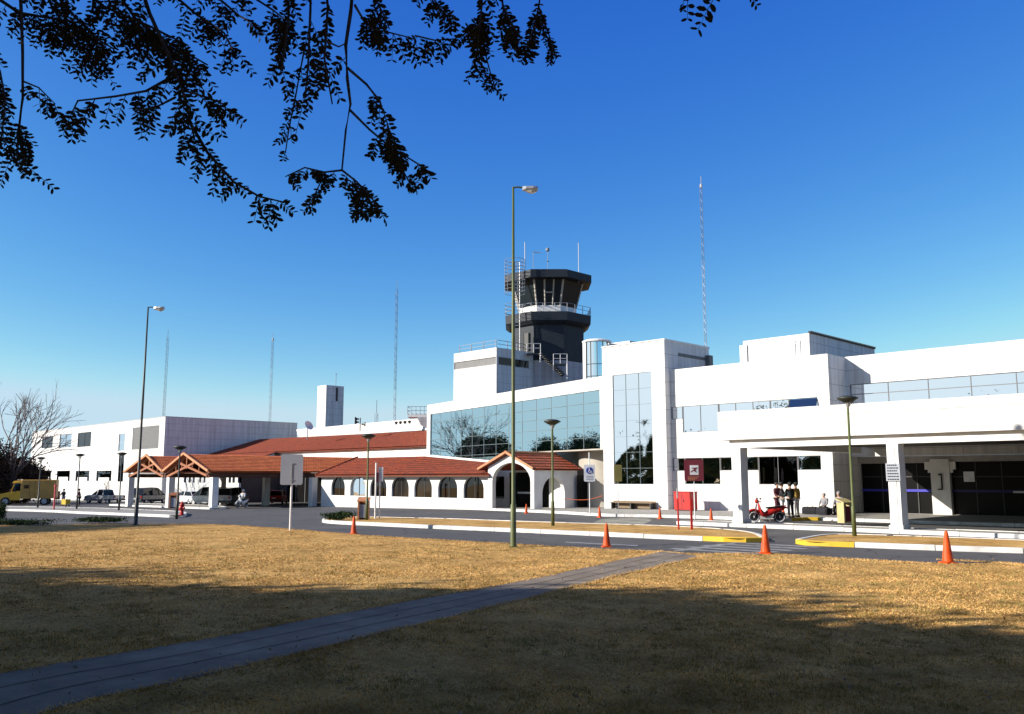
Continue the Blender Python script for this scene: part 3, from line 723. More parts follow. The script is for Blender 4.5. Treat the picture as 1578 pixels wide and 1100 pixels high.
# arch crown continues into the gable
b2 = MB(); n = 14; cx = (sa + sb_) / 2; rx = (sb_ - sa) / 2
def gable_z(x):
    return evL.z + (apx.z - evL.z) * (x - evL.x) / (apx.x - evL.x) if x < apx.x else evR.z + (apx.z - evR.z) * (evR.x - x) / (evR.x - apx.x)
pw = MB(); xs_ = [PX0, sa - .001] + [cx - rx * math.cos(math.pi * i / n) for i in range(n + 1)] + [sb_ + .001, PX1]
def lowz(x):
    if x <= sa or x >= sb_: return -.4
    return pspr + (ptop - pspr) * math.sqrt(max(0, 1 - ((x - cx) / rx) ** 2))
xs_ = sorted(set(xs_ + [apx.x]))
for i in range(len(xs_) - 1):
    xa, xb = xs_[i], xs_[i + 1]
    if xb - xa < 1e-4: continue
    in_ = xa >= sa - 1e-6 and xb <= sb_ + 1e-6
    za, zb = (lowz(xa), lowz(xb)) if in_ else (-.4, -.4)
    if in_ and za < pspr: za = pspr
    if in_ and zb < pspr: zb = pspr
    ta, tb = gable_z(xa) - .12, gable_z(xb) - .12; D = .35
    pw.add([(xa, PY_, za), (xb, PY_, zb), (xb, PY_, tb), (xa, PY_, ta), (xa, PY_ + D, za), (xb, PY_ + D, zb), (xb, PY_ + D, tb), (xa, PY_ + D, ta)],
           [(0, 1, 2, 3), (7, 6, 5, 4), (0, 4, 5, 1), (3, 2, 6, 7)] + ([(0, 3, 7, 4)] if abs(xa - sb_) < .01 or i == 0 else []) + ([(1, 5, 6, 2)] if abs(xb - sa) < .01 or i == len(xs_) - 2 else []))
# side wall with arch (faces +x)
PD = 4.6
side = MB(); ys0, ys1 = PY_ + .35, PY_ + PD
ya, yb = PY_ + .85, PY_ + 3.2; cy = (ya + yb) / 2; ry = (yb - ya) / 2; zt = evR.z - .08
side.box(PX1 - .3, PX1 - .003, ys0, ya, -.4, zt); side.box(PX1 - .3, PX1 - .003, yb, ys1, -.4, zt)
for i in range(12):
    y_a, y_b = cy - ry * math.cos(math.pi * i / 12), cy - ry * math.cos(math.pi * (i + 1) / 12)
    z_a, z_b = 1.1 + 1.15 * math.sin(math.pi * i / 12), 1.1 + 1.15 * math.sin(math.pi * (i + 1) / 12)
    side.add([(PX1, y_a, z_a), (PX1, y_b, z_b), (PX1, y_b, zt), (PX1, y_a, zt), (PX1 - .3, y_a, z_a), (PX1 - .3, y_b, z_b), (PX1 - .3, y_b, zt), (PX1 - .3, y_a, zt)], [(0, 1, 2, 3), (7, 6, 5, 4), (0, 4, 5, 1), (3, 2, 6, 7)])
pw.recalc = False; pw.build('gable_wall', 'white_plaster', pr); side.build('side_wall', 'white_plaster', pr)
pr_roof = MB(); bk = ys1 + .4
tile_roof(pr_roof, Vector((evR.x + .25, PY_ - .3, evR.z - .05)), Vector((evR.x + .25, bk, evR.z - .05)), Vector((apx.x, bk, apx.z)), Vector((apx.x, PY_ - .3, apx.z)))
tile_roof(pr_roof, Vector((evL.x, PY_ - .3, evL.z)), Vector((evL.x, bk, evL.z)), Vector((apx.x, bk, apx.z)), Vector((apx.x, PY_ - .3, apx.z)))
pr_roof.recalc = False; pr_roof.build('roof', 'tile_red', pr)
vg = MB(); vg.bar((evL.x, PY_ - .32, evL.z + .04), (apx.x, PY_ - .32, apx.z + .06), .1, .16); vg.bar((apx.x, PY_ - .32, apx.z + .06), (evR.x + .25, PY_ - .32, evR.z), .1, .16)
vg.tube([(apx.x, PY_ - .36, apx.z + .08), (apx.x, bk, apx.z + .08)], .1, 6); vg.build('verge_tiles', 'facia_orange', pr)
# back of the porch: window, pillar, dark door
bk_ = MB(); yb_ = PY_ + 3.4
wallY(-51.6, PX1 - .31, yb_, -.4, 2.75, [(-50.35, -49.0, .6, 2.3), (-48.5, -44.3, -.39, 2.6)], .25, bk_)
bk_.build('back_wall', 'white_plaster', pr)
paneY('window', 'dark_mirror', pr, -50.35, -49.0, .6, 2.3, yb_ + .05, 1, 1)
MB().box(-48.5, -44.3, yb_ + .1, yb_ + .13, -.39, 2.6).build('door_glass', 'interior_dark', pr)
MB().box(-47.6, -46.2, yb_ + .05, yb_ + .08, 1.0, 1.14).build('door_stripe', 'sign_white', pr)
sd = MB().box(PX1 + .3, PX1 + .36, PY_ + 4.2, PY_ + 6.2, .1, 2.4).build('side_door', 'interior_dark', pr)

# big tiled hall behind (lies between the office block and the glass hall)
K = 1.47; q_ = K / 1.28
EYb, EZb = 38.1 * K, 2.1 + 2.21 * K; RYb = 43.56 * K; RZb = 2.1 + 3.83 * K
OX, OY = -78.35 * K, 34.05 * K        # near corner of the office block
ms = (RZb - EZb) / (RYb - EYb)
def on_big(px, py):
    r = sight(px, py); t = (EZb - ms * EYb - CAM_H) / (r.z - ms * r.y); return _C + r * t
bh = thing('tiled_hall', 'long hall with a broad red tiled roof and a white parapet along its top', 'building', (-80, EYb, gz(-80)))
lowY = 44.2 * q_; lowZ = EZb + ms * (lowY - EYb)
eR_ = onY(657.5, 692.5, EYb); rR_ = on_big(657.5, 664)
cut = Vector((-84, EYb, EZb))
rb = MB()
tile_roof(rb, Vector((OX, EYb, EZb)), Vector((eR_.x, EYb, EZb)), Vector((rR_.x, rR_.y, rR_.z)), Vector((OX, RYb, RZb)), pitch=.3, row=.45)
tile_roof(rb, Vector((OX, lowY, lowZ)), Vector((-84 * q_, lowY, lowZ)), Vector((-84 * q_, EYb, EZb)), Vector((OX, EYb, EZb)), pitch=.3, row=.45)
rb.recalc = False; rb.build('roof', 'tile_red', bh)
pz0 = RZb - .1
pp_ = MB(); PXL = onY(456, 668, RYb + .15).x; pzR = onY(657, 643.5, RYb + .15).z
pp_.add([(PXL + .8, RYb + .15, pz0), (rR_.x, RYb + .15, pz0), (rR_.x, RYb + .15, pzR), (PXL, RYb + .15, pzR - .25), (PXL + .8, RYb + .5, pz0), (rR_.x, RYb + .5, pz0), (rR_.x, RYb + .5, pzR), (PXL, RYb + .5, pzR - .25)],
        [(0, 1, 2, 3), (7, 6, 5, 4), (3, 2, 6, 7), (0, 3, 7, 4), (1, 5, 6, 2), (0, 4, 5, 1)])
pp_.build('parapet', 'white_panel', bh)
MB().box(PXL, rR_.x, RYb + .5, RYb + 9, pz0, pz0 + .3).build('flat_roof', 'grey_panel', bh)
MB().add([(eR_.x, EYb + .1, -.6), (rR_.x, rR_.y, -.6), (rR_.x, rR_.y, RZb - .1), (eR_.x, EYb + .1, EZb - .1)], [(0, 1, 2, 3)]).build('end_wall', 'white_panel', bh)
fw = MB(); wallY(-98, eR_.x - .05, EYb + .5, 3.3, EZb + .02, [], .3, fw); fw2 = MB(); wallY(-98, eR_.x - .05, EYb + .5, -1, 3.298, [(-95, -87, -.99, 2.4), (-86, -81, -.99, 2.5), (-79, -76, -.99, 2.2)], .3, fw2); fw2.build('lower_wall', 'shaded_brown_wall', bh)
fw.build('wall', 'white_plaster', bh)
MB().box(-95, -87, EYb + .7, EYb + .73, -.99, 2.4).box(-86, -81, EYb + .7, EYb + .73, -.99, 2.5).box(-79, -76, EYb + .7, EYb + .73, -.99, 2.2).build('glazing', 'interior_dark', bh)
db = MB()
for x in (-93, -91, -89, -84, -82.5): db.box(x - .04, x + .04, EYb + .62, EYb + .69, -.99, 2.4)
db.build('door_frame', 'grey_panel', bh)
gw_px = [(262, 268), (283, 287), (290.5, 294), (297, 300), (307, 310), (313.5, 316.5), (334, 340), (344, 348), (352, 356), (358, 362), (366, 370)]
hz0, hz1 = onY(300, 743.5, lowY + .3).z, onY(300, 733, lowY + .3).z
gl_h = []
for a, c in gw_px:
    xa, xb = onY(a, 740, lowY + .3).x, onY(c, 740, lowY + .3).x
    gl_h.append((max(xa, OX + .2), xb, hz0, hz1))
lw = MB(); wallY(OX + .003, -84 * q_, lowY + .3, -1.2, lowZ + .05, gl_h, .3, lw); lw2 = MB(); wallX(lowY + .6, EYb + .5, -84 * q_, -1.2, lowZ + 1, [], .3, lw2); lw2.build('side_wall', 'shaded_brown_wall', bh)
lw.build('front_wall', 'white_plaster', bh)
for h in gl_h:
    MB().box(h[0] - .02, h[1] + .02, lowY + .42, lowY + .45, h[2] - .02, h[3] + .02).build('small_window', 'dark_mirror', bh)
# ------------------------------------------------------------------ office block, far left
ob = thing('office_block', 'big white two storey block with square dark windows at the far left', 'building', (OX, OY, gz(OX)))
OT = onX(252, 642, OX).z
def fx(p): return onY(p, 700, OY).x
def rect(pa_, pb_, ya_, yb_):
    a = onY(pa_, yb_, OY); c = onY(pb_, ya_, OY); return (a.x, c.x, a.z, c.z)
wins = [rect(64, 82, 672, 691), rect(91, 111, 668, 690), rect(119, 141, 665, 689)]
slot1 = rect(182, 193, 668, 695); slot2 = rect(181, 192, 697, 742); grey = rect(203, 246, 655, 693)
lowr = [rect(87, 108, 725, 741), rect(116, 138, 725, 741), rect(148, 172, 725, 741)]
low0 = rect(60, 79, 725, 741)
OXL = fx(48)
b = MB(); wallY(OXL, OX, OY, -1.4, OT, wins + [slot1, slot2, grey] + lowr + [low0], .3, b)
wallX(OY + .3, 70, OX, -1.4, OT, [], .3, b)
b.build('wall', ['white_panel'], ob)
MB().box(OXL, OX - .3, OY + .3, 69.5, OT - .4, OT - .3).build('roof', 'grey_panel', ob)
MB().box(OXL - .04, OX + .04, OY - .04, OY + .3, OT + .003, OT + .09).box(OX - .3, OX + .04, OY + .3, 70, OT + .003, OT + .09).build('coping', 'galv', ob)
for i, w_ in enumerate(wins): paneY('window', ['dark_mirror', 'wavy_mirror', 'dark_mirror'][i], ob, *w_[:2], w_[2], w_[3], OY + .08, 2, 1, .08, 'dark_grey')
paneY('slot_window', 'pale_mirror', ob, *slot1, OY + .08, 1, 2, .05, 'galv'); paneY('slot_window', 'dark_mirror', ob, *slot2, OY + .08, 1, 3, .05, 'dark_grey')
g_ = MB().box(grey[0], grey[1], OY + .06, OY + .1, grey[2], grey[3])
for k in range(14): g_.box(grey[0], grey[1], OY + .03, OY + .058, grey[2] + (grey[3] - grey[2]) * (k + .2) / 14, grey[2] + (grey[3] - grey[2]) * (k + .45) / 14)
g_.build('louvre_panel', 'grey_panel', ob)
for w_ in lowr + [low0]:
    f = paneY('window', 'dark_mirror', ob, *w_, OY + .1, 1, 1, .06, 'dark_grey')
    MB().box(w_[0] + .85, w_[1] - .85, OY + .01, OY + .06, w_[2], w_[3] - 1.0).build('white_infill', 'white_paint', f)

# ------------------------------------------------------------------ left tiled canopy with timber gables
GY = 35.2
pc = thing('timber_canopy', 'red tiled drop-off canopy with two timber truss gables on white square columns', 'canopy', (-80, GY, gz(-80)))
a1p, a2p = onY(231, 703, GY), onY(289, 700, GY); e0, e1, e2 = onY(197, 727, GY), onY(256, 723.5, GY), onY(326, 726.5, GY)
az = (a1p.z + a2p.z) / 2; vz = (e0.z + e2.z) / 2
BY = 55.9
rf = MB()
for (L_, A_, R__) in ((e0.x, a1p.x, e1.x), (e1.x, a2p.x, e2.x)):
    zl = vz if L_ == e0.x else vz + .1; zr = vz + .1 if R__ == e1.x else vz
    tile_roof(rf, Vector((R__, GY - .3, zr)), Vector((R__, BY, zr)), Vector((A_, BY, az)), Vector((A_, GY - .3, az)))
    tile_roof(rf, Vector((L_, GY - .3, zl)), Vector((L_, BY, zl)), Vector((A_, BY, az)), Vector((A_, GY - .3, az)))
rf.recalc = False; rf.build('roof', 'tile_orange', pc)
for (L_, A_, R__) in ((e0.x, a1p.x, e1.x), (e1.x, a2p.x, e2.x)):
    vb = MB(); vb.bar((L_ - .05, GY - .35, vz + .02), (A_, GY - .35, az + .1), .12, .2); vb.bar((A_, GY - .35, az + .1), (R__ + .05, GY - .35, vz + .02), .12, .2)
    vb.build('verge_tiles', 'facia_orange', pc)
    t = MB(); zb = vz - .45; H = az - vz
    lx, rx_ = L_ + .35, R__ - .35
    t.bar((lx, GY, vz - .05), (A_, GY, az - .12), .14, .22); t.bar((A_, GY, az - .12), (rx_, GY, vz - .05), .14, .22)
    qx = A_ - (A_ - lx) * .35; qx2 = A_ + (rx_ - A_) * .35
    t.bar((lx, GY - .02, zb), (qx2, GY - .02, vz + H * .5), .12, .18); t.bar((rx_, GY - .04, zb), (qx, GY - .04, vz + H * .5), .12, .18)
    t.bar((A_, GY, az - .2), (A_, GY, vz + H * .15), .1, .13)
    for s_ in (.45, .75):
        xx = lx + (A_ - lx) * s_; t.bar((xx, GY + .01, vz + H * s_ - .1), (xx, GY + .01, zb + (H * .5 + .45) * s_ * .75), .08, .09)
        xx = rx_ - (rx_ - A_) * s_; t.bar((xx, GY + .01, vz + H * s_ - .1), (xx, GY + .01, zb + (H * .5 + .45) * s_ * .75), .08, .09)
    t.build('truss', 'wood_beam', pc)
bm_ = MB()
for X in (e0.x + .55, e1.x, e2.x - .55): bm_.box(X - .14, X + .14, GY - .1, BY, vz - .52, vz - .18)
bm_.box(e0.x + .3, e2.x - .3, 41.9, 42.1, vz - .5, vz - .2); bm_.box(e0.x + .3, e2.x - .3, BY - .3, BY - .1, vz - .5, vz - .2); bm_.build('beam', 'wood_dark', pc)
ce = MB(); ce.box(e0.x + .5, e2.x - .5, GY + .3, BY - .05, vz - .17, vz - .13); ce.build('ceiling', 'wood_dark', pc)
cxs = [onY(200, 750, GY).x + .0, onY(262, 750, GY).x, onY(329, 750, GY).x]
for X in cxs:
    for Y in (GY + .05, 44.9):
        MB().box(X - .28, X + .28, Y - .28, Y + .28, gz(X) - .1, vz - .52).build('column', 'white_plaster', pc)
# ------------------------------------------------------------------ control tower
TC = world_pt(100, (845 - 789) * 100 / 1368.)
def tz(y, d=100): return onD(845, y, d).z
ct = thing('control_tower', 'dark grey airport control tower with an octagonal glass cab, gallery railing and roof aerials', 'control tower', (TC.x, TC.y, 0))
def octo(b, prof, ph=R(22.5)): b.loft([[(TC.x + r * math.cos(ph + R(45) * i), TC.y + r * math.sin(ph + R(45) * i), z) for i in range(8)] for r, z in prof])
S = 1 / .9239
zroof, zfas, zsill, zdeck, zskb = tz(418, 96), tz(430, 96), tz(468, 96), tz(479, 95), tz(497, 95)
b = MB(); octo(b, [(4.55 * S, zfas), (4.95 * S, zfas + .05), (4.95 * S, zroof), (4.6 * S, zroof + .12)]); b.build('roof', 'dark_grey', ct)
MB().lathe([(.01, zroof + .1), (2.2, zroof + .5), (.01, zroof + .6)][::1], 8, (TC.x, TC.y, 0)).build('roof_cap', 'dark_metal', ct)
b = MB(); rT, rB_ = 3.95 * S, 3.2 * S; octo(b, [(rB_, zsill), (rT, zfas)]); gls = b.build('cab_glass', 'cab_glass_dark', ct)
for i in range(8):
    a = R(22.5) + R(45) * i; a2 = a + R(45)
    P0 = Vector((TC.x + rB_ * math.cos(a), TC.y + rB_ * math.sin(a), zsill)); P1 = Vector((TC.x + rT * math.cos(a), TC.y + rT * math.sin(a), zfas))
    Q0 = Vector((TC.x + rB_ * math.cos(a2), TC.y + rB_ * math.sin(a2), zsill)); Q1 = Vector((TC.x + rT * math.cos(a2), TC.y + rT * math.sin(a2), zfas))
    MB().bar(P0, P1, .16, .16).build('cab_mullion', 'beige_wall', ct)
    if i == 6:
        for t in (.36, .68): MB().bar(P0.lerp(Q0, t), P1.lerp(Q1, t), .16, .12).build('cab_mullion', 'beige_wall', ct)
        MB().bar(P0.lerp(Q0, .37).lerp(P1.lerp(Q1, .37), .5), P0.lerp(Q0, .67).lerp(P1.lerp(Q1, .67), .5), .14, .12).build('transom', 'beige_wall', ct)
b = MB(); octo(b, [(rB_ + .05, zdeck), (rB_ + .05, zsill)]); b.build('cab_sill', 'white_paint', ct)
b = MB(); octo(b, [(4.35 * S, zskb), (4.8 * S, zskb + .35), (4.85 * S, zdeck)]); b.build('gallery', 'dark_grey', ct)
b = MB()
for i in range(8):
    a = R(22.5) + R(45) * i; P = Vector((TC.x + 4.8 * S * math.cos(a), TC.y + 4.8 * S * math.sin(a), zdeck)); a2 = a + R(45); Q = Vector((TC.x + 4.8 * S * math.cos(a2), TC.y + 4.8 * S * math.sin(a2), zdeck))
    for t in (0, .33, .66): b.bar(P.lerp(Q, t), P.lerp(Q, t) + Vector((0, 0, .95)), .05, .05)
    for z in (.5, .95): b.bar(P + Vector((0, 0, z)), Q + Vector((0, 0, z)), .04, .04)
b.build('gallery_railing', 'mast_grey', ct)
zchg = tz(555, 96)
b = MB(); octo(b, [(3.95 * S, zchg + .003), (4.05 * S, zskb + .1)]); b.build('shaft', 'dark_grey', ct)
b = MB(); octo(b, [(3.6 * S, 0), (3.94 * S, zchg)]); b.build('shaft_base', 'lilac_panel', ct)
# aerials
for (px, ytop, r, mm) in [(809, 373, .05, 'mast_white'), (822, 388, .03, 'mast_grey'), (844, 384, .03, 'mast_grey'), (892, 378, .045, 'mast_white')]:
    p = onD(px, 418, 98); q = onD(px, ytop, 98)
    if px == 892: p = onD(px, 426, 97)
    aa = MB().tube([(p.x, p.y, p.z - .7), (p.x, p.y, q.z)], r, 5)
    if px == 844: aa.lathe([(.02, 0), (.22, .12), (.22, .4), (.02, .5)], 8, (p.x, p.y, q.z - .3)); aa.lathe([(.02, 0), (.15, .1), (.02, .2)], 8, (p.x, p.y, q.z - 1.5))
    if px == 822: aa.bar((p.x - .05, p.y, q.z), (p.x + .6, p.y + .6, q.z - .1), .1, .08)
    aa.build('aerial', mm, ct)
# caged ladder on the left of the tower
ld = MB(); lp = onD(797, 545, 95.5); lt = onD(791, 404, 95.5)
side_ = Vector((math.sqrt(.5), math.sqrt(.5), 0)) * .28; tow = Vector((.7071, -.7071, 0))
L0 = Vector((lp.x, lp.y, lp.z)); L1_ = Vector((lp.x, lp.y, lt.z))
for s_ in (-1, 1): ld.bar(L0 + side_ * s_, L1_ + side_ * s_, .06, .06)
k = 0; z = lp.z
while z < lt.z: ld.bar(Vector((lp.x, lp.y, z)) - side_, Vector((lp.x, lp.y, z)) + side_, .05, .05); z += .35
ld.build('access_ladder', 'galv', ct)
cg = MB(); zc = tz(452, 95.5); cx_, cy_ = (Vector((lp.x, lp.y, 0)) - side_.normalized() * .25)[:2]
while zc < lt.z + .3:
    cg.tube([(cx_ + 1.15 * math.cos(R(30 * i)), cy_ + 1.15 * math.sin(R(30 * i)), zc) for i in range(13)], .026, 4); zc += .42
zc = tz(482, 95.5)
for _ in range(3): cg.tube([(cx_ + 1.15 * math.cos(R(30 * i)), cy_ + 1.15 * math.sin(R(30 * i)), zc) for i in range(13)], .026, 4); zc += .45
for i in range(0, 12, 2): cg.bar((cx_ + 1.15 * math.cos(R(30 * i)), cy_ + 1.15 * math.sin(R(30 * i)), tz(452, 95.5)), (cx_ + 1.15 * math.cos(R(30 * i)), cy_ + 1.15 * math.sin(R(30 * i)), lt.z + .2), .05, .03)
cg.build('ladder_cage', 'mast_grey', ct)
# outside stair with two landings
st = MB(); rr = MB()
def P2(px, py, d): return onD(px, py, d)
la, lb = P2(812, 544, 94.6), P2(833, 541, 94.6); ca, cb = P2(853, 560, 94.2), P2(874, 556, 94.2)
back = Vector((-.7071, .7071, 0)) * 1.0
def landing(a, b_):
    z = a.z; A = Vector((a.x, a.y, z)); B = Vector((b_.x, b_.y, z))
    st.prism([(A.x, A.y), (B.x, B.y), (B.x + back.x, B.y + back.y), (A.x + back.x, A.y + back.y)], z - .12, z)
    for t in (0, .5, 1): rr.bar(A.lerp(B, t), A.lerp(B, t) + Vector((0, 0, 1.05)), .06, .06)
    for h in (.55, 1.05): rr.bar(A + Vector((0, 0, h)), B + Vector((0, 0, h)), .07, .06)
    return A, B
A, B = landing(la, lb); C_, D_ = landing(ca, cb)
rr.bar(B + Vector((0, 0, -3.2)), B, .14, .14); rr.bar(D_ + Vector((0, 0, -3.5)), D_, .12, .12); rr.bar(C_ + Vector((0, 0, -3.5)), C_, .1, .1)
rr.build('stair_railing', 'mast_white', ct)
n = 14; E0, E1 = B + back * .2, P2(868, 578, 94.3)
for i in range(n):
    p = E0.lerp(E1, (i + .5) / n); st.box(p.x - .25, p.x + .25, p.y - .35, p.y + .45, p.z - .05, p.z)
for o_ in (0, .8): st.bar(E0 + Vector((-.7071, .7071, 0)) * o_, E1 + Vector((-.7071, .7071, 0)) * o_, .08, .28)
st.build('outside_stair', 'dark_metal', ct)
dp = P2(811, 541, 95.4)
MB().box(dp.x - .35, dp.x + .35, dp.y - .05, dp.y + .35, dp.z, dp.z + 2.0).build('tower_door', 'black', ct)
# base block of the tower (white with a dark window band)
BX = -66.33; BY0 = 64.0; bz = onY(765, 535, BY0).z; BXL = onY(699.5, 544, BY0).x
bb = thing('tower_base_block', 'white block with a dark window band and roof railing, left of the control tower shaft', 'building', (BX, BY0, 0))
wb = [onY(732, 571, BY0).z, onY(732, 558, BY0).z]
wb = [onY(765, 561, BY0).z, onY(765, 549.5, BY0).z]
b = MB(); wallY(BXL, BX, BY0, 0, bz, [(BXL + .05, BX - .05, wb[0], wb[1])], .25, b); wallX(BY0 + .25, BY0 + 6, BX, 0, bz, [(BY0 + .3, BY0 + 5, wb[0], wb[1])], .25, b)
b.box(BXL, BX - .26, BY0 + .26, BY0 + 6, bz - .5, bz - .4); b.build('wall', W, bb)
MB().box(BXL + .04, BX - .04, BY0 + .1, BY0 + .13, wb[0], wb[1]).build('window_band', 'grey_panel', bb)
MB().box(BX - .13, BX - .1, BY0 + .14, BY0 + 5, wb[0], wb[1]).build('window_band', 'car_glass', bb)
b = MB()
x = BXL + .5
for k in range(4):
    X = BXL + .5 + k * (BX - BXL - 1) / 3; b.bar((X, BY0 + .4, bz - .2), (X, BY0 + .4, bz + .85), .07, .07)
for k in range(1, 4): b.bar((BX - .3, BY0 + .4 + k * 1.5, bz - .2), (BX - .3, BY0 + .4 + k * 1.5, bz + .85), .07, .07)
for h in (.45, .85): b.bar((BXL + .5, BY0 + .4, bz + h), (BX - .4, BY0 + .4, bz + h), .05, .05); b.bar((BX - .3, BY0 + .4, bz + h), (BX - .3, BY0 + 4.9, bz + h), .05, .05)
b.build('roof_railing', 'mast_grey', bb)
# round glass turret
tp_ = world_pt(72, (922.5 - 789) * 72 / 1368.); zt0, zt1 = 8.5, onD(922, 526, 71).z
tu = thing('glass_turret', 'small round glass turret with a flat cap behind the tall white block', 'turret', (tp_.x, tp_.y, 0))
an0 = math.atan2(-tp_.y, -tp_.x)
b = MB(); rt = 1.02
b.loft([[(tp_.x + rt * math.cos(an0 + R(a)), tp_.y + rt * math.sin(an0 + R(a)), z) for a in range(-150, 151, 15)] for z in (zt0, zt1)], cap=False)
b.build('glass_wall', 'pale_mirror', tu, True)
b = MB()
for a in (-58, -30, 0, 28, 56): b.bar((tp_.x + 1.04 * math.cos(an0 + R(a)), tp_.y + 1.04 * math.sin(an0 + R(a)), zt0), (tp_.x + 1.04 * math.cos(an0 + R(a)), tp_.y + 1.04 * math.sin(an0 + R(a)), zt1), .05, .05)
for z in (9.3, 10.4, 11.4): b.tube([(tp_.x + 1.04 * math.cos(an0 + R(a)), tp_.y + 1.04 * math.sin(an0 + R(a)), z) for a in range(-90, 91, 15)], .025, 4)
b.build('glazing_bar', 'dark_metal', tu)
b = MB(); w0 = an0 + R(-72); b.box(tp_.x + 1.0 * math.cos(w0) - .15, tp_.x + 1.0 * math.cos(w0) + .15, tp_.y + 1.0 * math.sin(w0) - .15, tp_.y + 1.0 * math.sin(w0) + .15, zt0, zt1)
b.build('side_wall', 'white_paint', tu)
MB().lathe([(1.1, zt1 + .003), (1.22, zt1 + .05), (1.22, zt1 + .15), (1.0, zt1 + .25)], 24, (tp_.x, tp_.y, 0)).build('cap', 'white_paint', tu)
MB().box(tp_.x + .3, tp_.x + 2.4, tp_.y + 1.3, tp_.y + 3, 9, zt1 + .1).build('rear_wall', 'white_panel', tu)
# slotted chimney tower
CX, CY = onY(503, 593, 70).x, 70.; cz = onY(503, 593, 70).z; cxl = onY(489.5, 597, 70).x; cyb = onX(530, 597, CX).y
ch = thing('slotted_tower', 'slim white square tower with a dark slot near its top behind the big tiled roof', 'tower', (CX, CY, 0))
b = MB(); b.box(cxl, CX, CY, cyb, 0, cz); b.build('wall', 'white_panel', ch)
sy = onX(519, 605, CX).y; sz0, sz1 = onX(519, 618, CX).z, onX(519, 597, CX).z
MB().box(CX + .003, CX + .06, sy - .15, sy + .15, sz0, sz1).build('slot', 'black', ch)
MB().tube([(CX - .3, sy, cz), (CX - .3, sy, onX(519, 577, CX).z)], .04, 5).lathe([(.02, 0), (.12, .1), (.02, .2)], 6, (CX - .3, sy, onX(519, 577, CX).z)).build('aerial', 'mast_grey', ch)
# roof platform with railing right of the big roof
pfa, pfb = onD(628, 641, 88), onD(660, 637, 88)
pf = thing('roof_platform', 'small white roof platform with a steel railing left of the mirror glass hall', 'platform', (pfa.x, pfa.y, pfa.z))
bkv = Vector((-.7071, .7071, 0)) * 2.2
A = Vector((pfa.x, pfa.y, pfa.z)); B = Vector((pfb.x, pfb.y, pfa.z))
MB().prism([(A.x, A.y), (B.x, B.y), (B.x + bkv.x, B.y + bkv.y), (A.x + bkv.x, A.y + bkv.y)], pfa.z - .1, pfa.z + .25).build('deck', 'white_paint', pf)
b = MB()
for t in (0, .2, .4, .6, .8, 1): b.bar(A.lerp(B, t) + Vector((0, 0, .2)), A.lerp(B, t) + Vector((0, 0, .95)), .04, .04)
for h in (.55, .95): b.bar(A + Vector((0, 0, h)), B + Vector((0, 0, h)), .045, .045); b.bar(A + Vector((0, 0, h)), A + bkv + Vector((0, 0, h)), .045, .045)
b.build('railing', 'mast_grey', pf)
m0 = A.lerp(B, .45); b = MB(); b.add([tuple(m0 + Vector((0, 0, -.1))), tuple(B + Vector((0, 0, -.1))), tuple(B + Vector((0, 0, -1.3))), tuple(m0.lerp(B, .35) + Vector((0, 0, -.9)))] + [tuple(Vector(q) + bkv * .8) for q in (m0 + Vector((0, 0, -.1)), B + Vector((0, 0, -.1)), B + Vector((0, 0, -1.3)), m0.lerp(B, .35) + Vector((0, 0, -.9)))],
      [(0, 1, 2, 3), (7, 6, 5, 4), (0, 3, 7, 4), (3, 2, 6, 7), (1, 5, 6, 2), (0, 4, 5, 1)]); b.build('bracket', 'lilac_panel', pf)

# satellite dish, loudhailer mast, roof vents
ds = onD(474, 657, 106); dt = thing('satellite_dish', 'white satellite dish on the roof left of the slim slotted tower', 'dish', (ds.x, ds.y, ds.z))
def dish(b): b.loft([[(.62 * q * math.cos(R(30 * i)), .62 * q * math.sin(R(30 * i)), .28 * q * q) for i in range(12)] for q in (.05, .35, .7, 1.)], cap=False)
o = local(dish, 'reflector', 'white_paint', dt); o.rotation_euler = (R(62), 0, R(100))
local(lambda b: b.tube([(0, 0, -1.6), (0, 0, 0)], .06, 6), 'mount', 'mast_grey', dt)
hs = onD(555, 657, 101); ht = thing('loudspeaker_mast', 'short roof mast with two dark horn loudspeakers', 'loudspeakers', (hs.x, hs.y, hs.z - .6))
local(lambda b: b.tube([(0, 0, 0), (0, 0, 1.6)], .06, 6), 'pole', 'dark_metal', ht)
for z, sx in ((1.45, -1), (1.1, -1), (.85, 1)):
    o = local(lambda b: b.lathe([(.08, 0), (.1, .2), (.28, .45)], 10), 'horn', 'dark_metal', ht); o.location = (.1 * sx, .1 * sx, z); o.rotation_euler = (R(90), 0, R(45 + 90 * sx))
vt = None
for k, (px, py) in enumerate([(610.5, 651.5), (617, 651), (624, 650.5), (631, 650)]):
    p = onD(px, py + 1, 100.5)
    if vt is None:
        vt = thing('roof_vent', 'one of four alike small dark vents behind the parapet near the roof platform', 'vent', tuple(p), group='row of roof vents')
        local(lambda b: b.lathe([(.12, -.1), (.12, 0), (.2, .03), (.2, .16), (.05, .24)], 10), 'cowl', 'dark_metal', vt)
    else: dup(vt, tuple(p))
p = onD(584, 654, 100.8); MBf = MB(); MBf.box(-.65, .65, -.5, .5, -.6, .12); o = MBf.build('roof_hatch', 'dark_metal', loc=tuple(p)); tag(o, 'low dark box lying on the roof behind the white parapet below the thin aerial', 'hatch')

